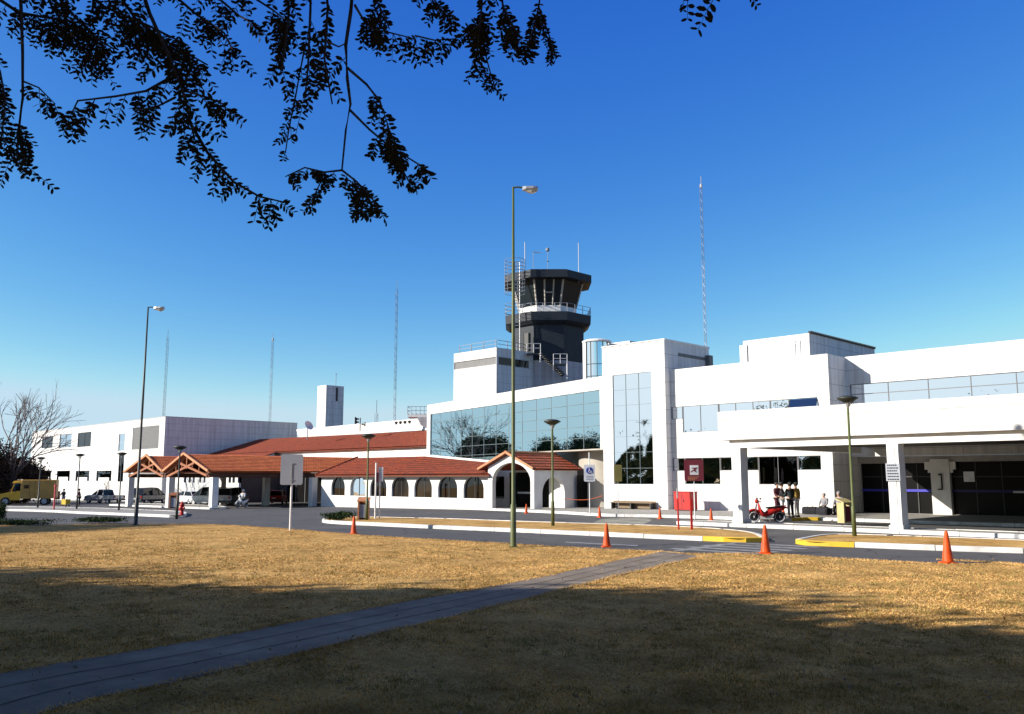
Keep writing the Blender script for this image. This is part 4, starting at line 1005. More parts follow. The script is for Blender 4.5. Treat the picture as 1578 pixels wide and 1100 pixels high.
# ------------------------------------------------------------------ radio masts
def mast(px0, y0, px1, y1, d, w, label, bands, bulb=False, col_='mast_white', rr_=.03):
    p = onD(px0, y0, d); q = onD(px1, y1, d); h = q.z
    t = thing('radio_mast', label, 'mast', (p.x, p.y, 0), group='radio masts behind the terminal')
    nb = len(bands); H0 = -1.
    for bi, mm in enumerate(bands):
        za = H0 + (h - H0) * bi / nb; zb_ = H0 + (h - H0) * (bi + 1) / nb
        b = MB(); cs = [(w * math.cos(R(90 + 120 * i)), w * math.sin(R(90 + 120 * i))) for i in range(3)]
        rr_q = rr_ * .6
        for c_ in cs: b.tube([(c_[0], c_[1], za), (c_[0], c_[1], zb_ - .01)], rr_q, 4)
        z = za; k = 0; st_ = max(.8, w * 3)
        while z + st_ <= zb_:
            for i in range(3):
                a_, c_ = cs[i], cs[(i + 1) % 3]; 
                if k % 2: a_, c_ = c_, a_
                b.tube([(a_[0], a_[1], z), (c_[0], c_[1], z + st_)], rr_q * .6, 3)
            z += st_; k += 1
        b.build('lattice', mm, t, loc=(0, 0, 0))
    b = MB().tube([(0, 0, h), (0, 0, h + 1.6)], rr_, 4)
    if bulb: b.lathe([(.05, 0), (.22, .2), (.22, .7), (.05, .9)], 8, (0, 0, h - .6))
    b.build('tip', col_, t, loc=(0, 0, 0)); return t
mast(1088, 535, 1080, 285, 150, .26, 'tallest thin white lattice mast rising behind the right wing', ['mast_white'] * 3 + ['mast_grey'], True, rr_=.07)
mast(608, 650, 610, 444, 175, .25, 'tall thin banded lattice mast rising left of the control tower', ['mast_grey', 'mast_white', 'mast_grey', 'mast_grey'], rr_=.055)
mast(416, 640, 417, 522, 230, .3, 'faint banded mast above the dark side wall of the office block', ['mast_white', 'mast_grey', 'mast_white', 'mast_white', 'mast_grey'], True, rr_=.055)
mast(252, 642, 257, 518, 210, .3, 'thin grey mast at the corner of the far left office block', ['mast_grey'], False, 'mast_grey', .05)
mast(580, 652, 582, 636, 110, .22, 'short grey lattice aerial with a thin whip on the roof above the tiled hall', ['mast_grey'], False, 'mast_grey', .04)

# ------------------------------------------------------------------ street lamps
def tall_lamp(px, py, ptop, label, m_):
    p = ong(px, py); d = (p.y - p.x) * math.sqrt(.5); h = onD(px, ptop, d).z - p.z
    t = thing('street_lamp', label, 'street lamp', tuple(p), R(45), group='tall street lamps on the lawn')
    local(lambda b: b.lathe([(.11, 0), (.11, .05), (.095, .06), (.09, 1.3), (.06, 1.34), (.055, h * .55), (.035, h)], 12), 'pole', m_, t, True)
    local(lambda b: b.box(-.13, .13, -.13, .13, 0, .03), 'base_plate', m_, t)
    arm = local(lambda b: b.tube([(0, 0, h - .03), (.12, 0, h), (.42, 0, h - .03)], .028, 6), 'arm', m_, t)
    def head(b):
        b.loft([[(x, y * w, z * 1.0 + h - .08) for y, z in ((-1, 0), (-.7, .09), (.7, .09), (1, 0), (.7, -.05), (-.7, -.05))] for x, w in ((.3, .05), (.42, .11), (.65, .14), (.78, .1), (.82, .03))])
    hd = local(head, 'lamp_head', 'galv', t)
    def lens(b): b.loft([[(x, y * w, h - .13 - z * dd) for y, z in ((-1, 0), (-.6, 1), (.6, 1), (1, 0))] for x, w, dd in ((.42, .07, .03), (.6, .11, .09), (.76, .07, .04))])
    local(lens, 'lens', 'lamp_glass', t)
tall_lamp(791, 843, 288, 'tall olive green street lamp standing in the middle of the lawn edge, one arm', 'olive_pole')
tall_lamp(209, 809, 473, 'tall dark street lamp at the left, silhouetted against the sky', 'dark_pole')
lamps = [(852, 810, 648, .14, 'olive saucer lamp on the median in front of the curved shaded wall', 'olive_pole'),
         (565, 801, 670, .14, 'saucer lamp on the median beside the tall white pole and litter bin', 'olive_pole'),
         (1317, 826, 612, .14, 'saucer lamp with green pole before the drive-through canopy, nearest of its kind', 'olive_pole'),
         (272, 800, 688, 0, 'saucer lamp beside the red fire hydrant', 'dark_pole'),
         (183, 786, 698, .14, 'dark saucer lamp just left of the timber canopy', 'dark_pole'),
         (118, 784, 700, .14, 'dark saucer lamp before the square windows of the office block', 'dark_pole'),
         (58, 782, 705, .14, 'dark saucer lamp beside the yellow armoured truck', 'dark_pole')]
for px, py, pt, dz, lab, m_ in lamps:
    p = ong(px, py, dz); d = (p.y - p.x) * math.sqrt(.5); h = onD(px, pt, d).z - p.z
    t = thing('saucer_lamp', lab, 'street lamp', tuple(p), group='saucer lamps along the forecourt')
    local(lambda b: b.lathe([(.075, 0), (.075, 1.0), (.05, 1.03), (.04, h - .35)], 10), 'pole', m_, t, True)
    local(lambda b: b.lathe([(.04, h - .36), (.07, h - .3), (.09, h - .22), (.12, h - .2)], 12), 'lamp_holder', 'galv', t)
    def brk(b):
        for i in range(3): b.tube([(.04, 0, h - .34), (.04 + .2 * math.cos(R(120 * i)), .2 * math.sin(R(120 * i)), h - .12)], .012, 4)
    local(brk, 'bracket', m_, t)
    local(lambda b: b.lathe([(.14, h - .18), (.36, h - .06), (.37, h - .02), (.2, h + .04), (.03, h + .06)], 20), 'lamp_shade', m_ if m_ == 'dark_pole' else 'dark_pole', t, True)

# ------------------------------------------------------------------ traffic cones
def mk_cone():
    t = thing('traffic_cone', 'x', 'traffic cone', (0, 0, 0), group='orange traffic cones')
    local(lambda b: b.lathe([(.135, .035), (.125, .06), (.042, .70), (.03, .74), (.018, .74), (.018, .70)], 16), 'body', 'orange_plastic', t, True)
    local(lambda b: b.prism([(-.16, -.13), (-.13, -.16), (.13, -.16), (.16, -.13), (.16, .13), (.13, .16), (-.13, .16), (-.16, .13)], 0, .035), 'base', 'orange_plastic', t)
    return t
cone = mk_cone(); cone_n = 0
for px, py, dz, sc, lab in [(545, 823, 0, .92, 'orange cone on the road edge left of the tall green lamp'), (935, 843, 0, .98, 'orange cone at the lawn edge before the worn pale paving'),
                            (1180, 853, 0, 1.08, 'orange cone at the end of the crosswalk'), (1461, 868, 0, 1.08, 'orange cone nearest the camera, at the lawn edge on the right'),
                            (811, 791.5, 0, .82, 'small orange cone before the arched porch'), (924, 797.5, 0, .82, 'small orange cone before the wheelchair sign'),
                            (1017, 799.5, 0, .82, 'small orange cone left of the big red box'), (1096, 802, 0, .82, 'small orange cone between the red box and the first canopy column'),
                            (1208, 803, 0, .9, 'orange cone half hidden behind the red moped')]:
    p = ong(px, py, dz)
    c = cone if cone_n == 0 else dup(cone); cone_n += 1
    c.location = p; c.scale = (sc, sc, sc * 1.0); c.rotation_euler = (0, 0, random.random()); c['label'] = lab
# ------------------------------------------------------------------ signs
def post_sign(px, py, dz, ptop, panel, w, label, m_panel, cat='sign', r=.03, post='white_paint', post_top=None, back=False):
    """panel: (y_top, y_bottom) pixel rows for its height"""
    p = ong(px, py, dz); d = (p.y - p.x) * math.sqrt(.5); zt_ = onD(px, panel[0], d).z - p.z; zb_ = onD(px, panel[1], d).z - p.z
    t = thing('road_sign', label, cat, tuple(p), R(45))
    hp_ = zt_ - .03 if post_top is None else onD(px, post_top, d).z - p.z
    local(lambda b: b.tube([(0, 0, 0), (0, 0, hp_)], r, 8), 'post', post, t)
    def pn(b):
        c_ = .05; b.loft([[(x, y0, z) for x, z in ((-w / 2 + c_, zb_), (w / 2 - c_, zb_), (w / 2, zb_ + c_), (w / 2, zt_ - c_), (w / 2 - c_, zt_), (-w / 2 + c_, zt_), (-w / 2, zt_ - c_), (-w / 2, zb_ + c_))] for y0 in (-.075, -.055)])
    o = local(pn, 'panel', m_panel, t)
    return t, o, zb_, zt_, d
t, o, zb_, zt_, d = post_sign(447, 817, 0, 700, (700, 747), .93, 'blank grey back of a big road sign on a white post at the lawn edge', 'sign_grey', back=True, r=.045)
local(lambda b: b.box(-.02, .02, -.095, -.077, zb_ + .1, zt_ - .4).box(-.08, .08, -.10, -.078, zt_ - .40, zt_ - .36).box(-.08, .08, -.10, -.078, zb_ + .18, zb_ + .22), 'bracket', 'galv', t)
t, o, zb_, zt_, d = post_sign(909, 792.5, .15, 716, (716, 742), .62, 'white sign with a blue wheelchair disc on a pole before the dark recess', 'sign_white', post_top=697)
def disc(b):
    zc_ = zt_ - .32; b.loft([[(.19 * math.cos(R(20 * i)), y0, zc_ + .19 * math.sin(R(20 * i))) for i in range(18)] for y0 in (-.085, -.076)])
local(disc, 'blue_disc', 'sign_blue', t)
def chair(b):
    zc_ = zt_ - .32
    b.tube([(.05 + .085 * math.cos(R(a)), -.092, zc_ - .05 + .085 * math.sin(R(a))) for a in range(150, 361, 21)], .012, 4)
    b.tube([(-.01, -.092, zc_ + .11), (-.005, -.092, zc_ + .0), (.07, -.092, zc_ + .0), (.1, -.092, zc_ - .1)], .014, 4)
    b.lathe([(.005, -.025), (.025, 0), (.005, .025)], 8, (-.01, -.092, zc_ + .14))
local(chair, 'wheelchair_symbol', 'sign_white', t)
def lines(b):
    for k in range(3): b.box(-.2, .2, -.082, -.076, zb_ + .1 + k * .09, zb_ + .135 + k * .09)
local(lines, 'small_print', 'sign_grey', t)
t, o, zb_, zt_, d = post_sign(1071, 800, .15, 708, (708, 741), .95, 'dark maroon sign with a white plane picture on a white post before the wing', 'maroon')
def pic(b):
    b.box(-.2, .22, -.082, -.076, zt_ - .75, zt_ - .28)
local(pic, 'picture', 'sign_white', t)
def plane(b):
    z = zt_ - .52
    for y_ in (-.09,):
        b.add([(-.16, y_, z - .12), (.14, y_, z + .06), (.18, y_, z + .14), (.1, y_, z + .12), (-.15, y_, z - .06), (-.02, y_, z - .02), (.1, y_, z - .12), (.14, y_, z - .12), (.07, y_, z + .03), (.02, y_, z + .05), (-.14, y_, z + .1), (-.1, y_, z + .12)],
              [(0, 1, 2, 3, 4), (5, 6, 7, 8), (9, 10, 11, 3)])
local(plane, 'plane_symbol', 'maroon', t)
def lines(b):
    for k, w_ in enumerate((.5, .42, .34)):
        x = -.3
        while x < -.3 + w_: b.box(x, x + .07, -.082, -.076, zt_ - .87 - k * .07, zt_ - .84 - k * .07); x += .09
local(lines, 'small_print', 'facia_orange', t)
# olive panel sign standing before the tall mirror window
t, o, zb_, zt_, d = post_sign(953, 791, .15, 716, (716, 742), .46, 'plain olive panel sign on a thin post before the tall mirror window', 'olive_panel', r=.02, post='galv')
# white pole and banner on the median
p = ong(578, 799, .14); d = (p.y - p.x) * math.sqrt(.5)
t = thing('banner_pole', 'tall white pole on the median carrying a small white banner', 'sign', tuple(p), R(45))
h = onD(578, 713, d).z - p.z
local(lambda b: b.tube([(0, 0, 0), (0, 0, h)], .045, 8), 'post', 'white_paint', t)
local(lambda b: b.tube([(.2, .1, 0), (.2, .1, h - .3)], .03, 8), 'rear_post', 'white_paint', t)
o = local(lambda b: b.box(.12, .36, .02, .05, h - .95, h - .22), 'banner', 'sign_white', t)
local(lambda b: [b.box(.16 + .0, .32, .012, .018, h - .9 + k * .1, h - .86 + k * .1) for k in range(6)], 'lettering', 'sign_grey', o)
local(lambda b: b.box(.02, .14, -.02, .01, h - 1.0, h - .5), 'plate', 'maroon', t)
# red barrier of two posts on the median near the red box
p = ong(1046, 816, .14)
t = thing('red_barrier', 'two thin red painted posts standing on the dry median before the red box', 'posts', tuple(p), R(45))
d = (p.y - p.x) * math.sqrt(.5); h1 = onD(1044, 752, d).z - p.z; h2 = onD(1064, 768, d).z - p.z
local(lambda b: b.tube([(0, 0, 0), (-.02, 0, h1 * .75)], .035, 8), 'post', 'red_paint', t)
local(lambda b: b.tube([(-.02, 0, h1 * .75), (-.03, 0, h1)], .03, 8), 'post_tip', 'galv', t)
local(lambda b: b.box(.47, .55, -.04, .04, 0, h2), 'post', 'red_paint', t)
# big red box against the wall
p = ong(1048, 794, .15)
t = thing('fire_cabinet', 'big plain red metal cabinet standing on the pavement against the white wing', 'cabinet', (-31.6, 46.9, .15))
local(lambda b: b.box(-.58, .58, -.42, .42, .06, 1.12), 'body', 'red_paint', t)
local(lambda b: b.box(-.62, .62, -.46, .46, 1.123, 1.18), 'lid', 'red_paint', t)
local(lambda b: b.box(-.54, .54, -.38, .38, 0, .057), 'plinth', 'black', t)
local(lambda b: b.box(-.015, .015, -.435, -.423, .1, 1.08).box(.1, .14, -.46, -.423, .55, .7), 'door_seam', 'maroon', t)
# litter bins
def bin_(loc, label, rz, frame_m, body_m, sc=1., group=None):
    t = thing('litter_bin', label, 'litter bin', loc, rz, group=group); t.scale = (sc, sc, sc)
    local(lambda b: b.loft([[(-.2, -.17, z * 1.), (.2, -.17, z), (.2, .17, z), (-.2, .17, z)] for z in (.08, .78)]), 'body', body_m, t)
    local(lambda b: b.box(-.29, -.205, -.22, .22, 0, .95).box(.205, .29, -.22, .22, 0, .95).box(-.205, .205, .175, .22, .0, .95), 'frame', frame_m, t)
    local(lambda b: b.add([(-.33, -.26, .93), (.33, -.26, .93), (.33, .26, 1.1), (-.33, .26, 1.1), (-.33, -.26, .97), (.33, -.26, .97), (.33, .26, 1.15), (-.33, .26, 1.15)], [(3, 2, 1, 0), (4, 5, 6, 7), (0, 1, 5, 4), (1, 2, 6, 5), (2, 3, 7, 6), (3, 0, 4, 7)]), 'lid', frame_m, t)
    return t
bin_(tuple(ong(1303, 805.5, .14)), 'wooden framed litter bin with a sloping yellowish lid and dark red sides before the canopy', R(70), 'bin_frame', 'maroon', .95, 'litter bins')
bin_(tuple(ong(560, 800, .14)), 'pinkish litter bin fixed beside the saucer lamp on the median', R(45), 'facia_orange', 'sign_grey', .95, 'litter bins')
bin_(tuple(ong(268, 783, .14)), 'small wooden litter bin at the middle column of the timber canopy', R(45), 'wood_beam', 'sign_grey', 1.1, 'litter bins')
# fire hydrant
p = ong(280, 794, .12)
t = thing('fire_hydrant', 'red fire hydrant standing at the end of the left median', 'hydrant', tuple(p), R(20))
local(lambda b: b.lathe([(.17, 0), (.17, .05), (.11, .06), (.11, .55), (.14, .58), (.14, .63), (.1, .72), (.03, .78), (.03, .84), (.0, .85)], 14), 'body', 'red_paint', t, True)
for s_ in (-1, 1): local(lambda b: b.tube([(s_ * .08, 0, .45), (s_ * .2, 0, .45)], .06, 8), 'nozzle', 'red_paint', t)
local(lambda b: b.tube([(0, -.08, .38), (0, -.22, .38)], .075, 8), 'outlet', 'red_paint', t)
# red post and small red box far left
p = ong(83, 785, .14); t = thing('red_post', 'slim pinkish red post at the kerb beside the yellow armoured truck', 'post', tuple(p))
local(lambda b: b.tube([(0, 0, 0), (0, 0, 1.7)], .07, 8), 'shaft', 'pink_red', t); local(lambda b: b.lathe([(.07, 1.7), (.1, 1.75), (.1, 1.95), (.0, 2.0)], 8), 'cap', 'pink_red', t)
p = ong(88.5, 776, 0); t = thing('red_box', 'small dark red box on legs behind the red post', 'cabinet', (p.x, p.y, p.z), R(45))
local(lambda b: b.box(-.2, .2, -.15, .15, .5, 1.5), 'body', 'maroon', t)
for s_ in (-1, 1): local(lambda b: b.box(s_ * .15 - .02, s_ * .15 + .02, -.02, .02, 0, .497), 'leg', 'maroon', t)

# ------------------------------------------------------------------ vehicles
def wheel(parent, x, y, r, w, rim='galv', hub=.6):
    o = local(lambda b: b.loft([[(0 + q * r * math.cos(R(24 * i)), yy, q * r * math.sin(R(24 * i))) for i in range(15)] for q, yy in ((.8, -w / 2), (.97, -w / 2 + .01), (1, -w / 4), (1, w / 4), (.97, w / 2 - .01), (.8, w / 2))]), 'wheel', 'rubber', parent)
    o.location = (x, y, r)
    def rm(b):
        for s_ in (-1, 1):
            yy = s_ * (w / 2 + .004)
            b.loft([[(hub * r * math.cos(R(30 * i)), yy, hub * r * math.sin(R(30 * i))) for i in range(12)], [(.2 * r * math.cos(R(30 * i)), yy - s_ * .03, .2 * r * math.sin(R(30 * i))) for i in range(12)]])
    b = MB(); rm(b); q = b.build('rim', rim, o, loc=(0, 0, 0)); return o
def car_body(b, st):
    """st: stations (x, half width, z bottom, z belt, half roof width or None, z roof)"""
    rings = []
    for x, hw, zb, zs, in st:
        rings.append([(x, -hw * .94, zb), (x, -hw, zb + (zs - zb) * .35), (x, -hw * .98, zs - .06), (x, -hw * .9, zs), (x, hw * .9, zs), (x, hw * .98, zs - .06), (x, hw, zb + (zs - zb) * .35), (x, hw * .94, zb)])
    b.loft(rings)
def cabin(b, st):
    b.loft([[(x, -w0, z0), (x2, -w1, z1), (x2, w1, z1), (x, w0, z0)] for x, x2, w0, w1, z0, z1 in st])
def car(name, label, loc, rz, paint, kind, group='vehicles parked on the forecourt', cat='car'):
    t = thing(name, label, cat, loc, rz, group)
    if kind == 'pickup':
        local(lambda b: car_body(b, [(-2.6, .8, .45, .98), (-2.5, .88, .35, 1.0), (-.6, .9, .3, 1.0), (.9, .9, .3, 1.03), (1.9, .88, .3, 1.0), (2.45, .82, .35, .88), (2.6, .7, .42, .75)]), 'body', paint, t, False)
        cab = [(-.7, -.55, .8, .66, 1.0, 1.62), (.35, .2, .8, .68, 1.02, 1.66), (1.15, .35, .8, .66, 1.03, 1.6)]
    elif kind == 'van':
        local(lambda b: car_body(b, [(-2.3, .84, .4, 1.02), (-2.2, .9, .3, 1.05), (0, .92, .28, 1.05), (1.3, .9, .28, 1.02), (2.1, .84, .32, .86), (2.35, .72, .4, .7)]), 'body', paint, t, False)
        cab = [(-2.22, -2.0, .84, .7, 1.05, 1.78), (-.5, -.5, .86, .73, 1.05, 1.84), (.7, .5, .86, .72, 1.05, 1.8), (1.75, .7, .8, .66, 1.0, 1.72)]
    elif kind == 'suv':
        local(lambda b: car_body(b, [(-2.2, .84, .42, 1.05), (-2.1, .9, .32, 1.08), (0, .92, .3, 1.08), (1.1, .9, .3, 1.06), (2.0, .85, .34, .95), (2.25, .75, .42, .78)]), 'body', paint, t, False)
        cab = [(-2.1, -1.9, .84, .68, 1.08, 1.7), (-.3, -.3, .86, .72, 1.08, 1.78), (.6, .4, .86, .72, 1.07, 1.76), (1.25, .6, .82, .66, 1.05, 1.68)]
    else:
        local(lambda b: car_body(b, [(-2.05, .75, .4, .88), (-1.95, .82, .28, .92), (0, .85, .25, .95), (.9, .84, .25, .92), (1.8, .78, .28, .78), (2.0, .66, .35, .65)]), 'body', paint, t, False)
        cab = [(-1.8, -1.3, .76, .6, .9, 1.35), (-.3, -.3, .78, .64, .94, 1.44), (.35, .25, .78, .64, .94, 1.43), (1.1, .4, .74, .6, .9, 1.38)]
    gl = local(lambda b: cabin(b, cab), 'cabin_glass', 'car_glass', t)
    z1 = [c[5] for c in cab]
    def rf_(b): b.loft([[(c[1], -c[3] * 1.02, c[5] - .03), (c[1], -c[3] * .9, c[5] + .035), (c[1], c[3] * .9, c[5] + .035), (c[1], c[3] * 1.02, c[5] - .03)] for c in cab])
    local(rf_, 'roof', paint, t)
    def pil(b):
        for c in cab[:1] + cab[1:]:
            for s_ in (-1, 1): b.bar((c[0], s_ * c[2] * 1.01, c[4]), (c[1], s_ * c[3] * 1.02, c[5]), .07, .07)
    local(pil, 'pillar', paint, t)
    xf, xb = (1.55, -1.55) if kind != 'pickup' else (1.65, -1.6)
    if kind == 'small': xf, xb = 1.3, -1.3
    rw_ = .33 if kind != 'small' else .29
    for x in (xf, xb):
        for s_ in (-1, 1): wheel(t, x, s_ * .78, rw_, .2)
    xe = {'pickup': 2.56, 'van': 2.28, 'suv': 2.2, 'small': 1.95}[kind]; xr_ = {'pickup': 2.6, 'van': 2.3, 'suv': 2.2, 'small': 2.05}[kind]
    for s_ in (-1, 1):
        local(lambda b: b.box(xe - .08, xe + .06, s_ * .55 - .14, s_ * .55 + .14, .58, .74), 'headlight', 'lamp_glass', t)
        local(lambda b: b.box(-xr_ - .03, -xr_ + .08, s_ * .72 - .09, s_ * .72 + .09, .68, .95), 'tail_light', 'tail_red', t)
    local(lambda b: b.box(xe - .1, xe + .12, -.75, .75, .34, .5), 'front_bumper', 'dark_metal', t)
    local(lambda b: b.box(-xr_ - .1, -xr_ + .1, -.8, .8, .38, .55), 'rear_bumper', 'dark_metal', t)
    local(lambda b: b.box(-xr_ - .115, -xr_ - .102, -.2, .2, .58, .70), 'number_plate', 'sign_white', t)
    if kind == 'pickup':
        local(lambda b: b.box(-2.5, -.75, -.8, .8, .85, .9) and b.box(-2.45, -.8, -.72, .72, 1.003, 1.01), 'load_bed', 'black', t)
    return t
def gp(px, py): return tuple(ong(px, py))
A_dir = R(180)    # facing far left along the facade
def face(deg): return R(deg)
car('pickup_truck', 'silver pickup truck parked sideways before the office block', gp(160, 775.5), face(200), 'silver_paint', 'pickup', cat='pickup')
car('minivan', 'dark minivan seen from behind under the timber canopy', gp(229, 776.5), face(120), 'dark_van_paint', 'van', cat='van')
car('white_van', 'white van half hidden behind the right column of the timber canopy', tuple(ong(325, 779)), face(196), 'white_car', 'van', cat='van')
car('silver_suv', 'silver estate car seen from behind between the canopy columns', gp(357, 779), face(128), 'silver_paint', 'suv')
car('red_car', 'small red car deep in the shade under the timber canopy', gp(427, 776), face(140), 'red_paint', 'small')
car('white_car', 'low white car parked behind the hydrant under the timber canopy', gp(290, 776.5), face(190), 'white_car', 'small')
# armoured truck
p = Vector(gp(40, 778.5))
t = thing('armoured_truck', 'yellow armoured truck with a tan box body and sloping bonnet at the far left', 'truck', tuple(p), R(245), 'vehicles parked on the forecourt')
dscale = 1.0
local(lambda b: b.loft([[(x, -w, z0), (x, -w, z1), (x, -w * .93, z1 + .06), (x, w * .93, z1 + .06), (x, w, z1), (x, w, z0)] for x, w, z0, z1 in ((-3.0, 1.1, .75, 2.75), (.35, 1.1, .75, 2.75), (.5, 1.06, .75, 2.7))]), 'box_body', 'truck_tan', t)
local(lambda b: b.loft([[(x, -w, .6), (x, -w, z), (x, w, z), (x, w, .6)] for x, w, z in ((.503, 1.04, 1.6), (1.3, 1.02, 1.55), (1.5, .98, 1.5), (2.55, .88, 1.25), (2.75, .8, 1.1))]), 'bonnet', 'truck_yellow', t)
local(lambda b: b.loft([[(.503, -1.02, 1.61), (.503, -.98, 2.45), (.503, .98, 2.45), (.503, 1.02, 1.61)], [(1.4, -.98, 1.58), (1.05, -.9, 2.45), (1.05, .9, 2.45), (1.4, .98, 1.58)]]), 'windscreen', 'car_glass', t)
local(lambda b: b.loft([[(.45, -1.08, 2.42), (.45, -1.0, 2.75), (.45, 1.0, 2.75), (.45, 1.08, 2.42)], [(1.35, -1.0, 2.42), (1.2, -.9, 2.66), (1.2, .9, 2.66), (1.35, 1.0, 2.42)]]), 'visor', 'truck_yellow', t)
local(lambda b: [b.bar((1.38, s_, 1.56), (1.08, s_ * .92, 2.44), .1, .1) for s_ in (-.98, 0, .98)], 'screen_pillar', 'truck_yellow', t)
local(lambda b: b.box(2.7, 2.84, -.7, .7, .75, 1.1), 'grille', 'black', t)
local(lambda b: b.box(2.65, 3.0, -1.0, 1.0, .45, .74), 'front_bumper', 'dark_metal', t)
for s_ in (-1, 1):
    local(lambda b: b.box(2.72, 2.86, s_ * .76 - .1, s_ * .76 + .1, .86, 1.04), 'headlight', 'lamp_glass', t)
    local(lambda b: b.box(-.3, .15, s_ * 1.13 - .03, s_ * 1.13 + .03, 1.85, 2.25), 'side_window', 'car_glass', t)
    local(lambda b: b.box(.9, 1.1, s_ * 1.2 - .06, s_ * 1.2 + .06, 1.5, 1.9), 'mirror', 'black', t)
    for x in (1.9, -1.9): wheel(t, x, s_ * .92, .46, .28)
    local(lambda b: b.box(-.95, -.93, s_ * 1.105 - .012, s_ * 1.105 + .012, .85, 2.65).box(-.42, -.40, s_ * 1.105 - .012, s_ * 1.105 + .012, .85, 2.65), 'door_seam', 'wood_dark', t)
local(lambda b: b.box(.6, .95, -.7, .7, 2.76, 2.86), 'roof_light', 'lamp_glass', t)

# moped / motorcycle
def moped(label, loc, rz, paint, group=None):
    t = thing('moped', label, 'moped', loc, rz, group)
    def wh(x, r=.29):
        o = local(lambda b: b.loft([[(q * r * math.cos(R(20 * i)), yy, q * r * math.sin(R(20 * i))) for i in range(18)] for q, yy in ((.84, -.04), (1, -.025), (1, .025), (.84, .04))]), 'wheel', 'rubber', t); o.location = (x, 0, r)
        def rm(b):
            b.tube([(.77 * r * math.cos(R(20 * i)), 0, .77 * r * math.sin(R(20 * i))) for i in range(19)], .05, 5)
            for k in range(8): b.bar((0, 0, 0), (.74 * r * math.cos(R(45 * k)), .0, .74 * r * math.sin(R(45 * k)) + 1e-4), .03, .03)
            b.lathe([(.05, -.05), (.05, .05)], 8)
        b = MB(); rm(b); b.build('rim', 'sign_white', o, loc=(0, 0, 0))
    wh(.62); wh(-.62)
    local(lambda b: b.tube([(.62 + .34 * math.cos(R(a)), 0, .29 + .34 * math.sin(R(a))) for a in range(20, 150, 18)], .06, 6), 'front_fender', paint, t, True)
    local(lambda b: b.loft([[(x, -w, z - h), (x, -w * 1.1, z), (x, -w * .6, z + h), (x, w * .6, z + h), (x, w * 1.1, z), (x, w, z - h)] for x, w, z, h in ((.40, .06, .95, .1), (.36, .17, .75, .14), (.28, .2, .5, .16), (.1, .13, .38, .10), (-.08, .12, .50, .17), (-.3, .14, .58, .15), (-.75, .1, .68, .09), (-.95, .04, .75, .03))]), 'fairing', paint, t, True)
    local(lambda b: b.loft([[(x, -.11, z), (x, -.08, z + .07), (x, .08, z + .07), (x, .11, z)] for x, z in ((.02, .68), (-.3, .71), (-.6, .75), (-.75, .77))]), 'seat', 'black', t)
    local(lambda b: b.box(-.25, .15, -.12, .12, .22, .42), 'engine', 'galv', t)
    local(lambda b: b.tube([(.1, -.14, .25), (-.3, -.15, .25), (-.85, -.15, .33)], [.025, .04, .05], 8), 'exhaust', 'chrome', t)
    local(lambda b: b.tube([(.6, -.06, .29), (.47, -.06, .9)], .025, 6).tube([(.6, .06, .29), (.47, .06, .9)], .025, 6), 'fork', 'chrome', t)
    local(lambda b: b.tube([(.35, -.32, 1.0), (.44, -.12, 1.02), (.44, .12, 1.02), (.35, .32, 1.0)], .025, 6), 'handlebar', 'black', t)
    local(lambda b: b.lathe([(.02, -.1), (.09, -.05), (.1, .05), (.04, .12)], 10, (.46, 0, 1.02)), 'headlight', paint, t, True)
    for s_ in (-1, 1): local(lambda b: b.tube([(.38, s_ * .26, 1.0), (.36, s_ * .3, 1.16)], .01, 4).lathe([(.02, 0), (.05, .02), (.05, .05), (.02, .07)], 8, (.36, s_ * .3, 1.13)), 'mirror', 'black', t)
    local(lambda b: b.tube([(-.7, 0, .78), (-.95, 0, .82)], .03, 6).box(-1.0, -.94, -.05, .05, .68, .76), 'tail_light', 'tail_red', t)
    local(lambda b: b.tube([(-.05, .1, .3), (-.1, .28, .01)], .015, 5), 'kickstand', 'dark_metal', t)
    return t
moped('bright red moped parked beside the first canopy column, front wheel to the left', tuple(ong(1182, 805.5)), R(225), 'red_paint')

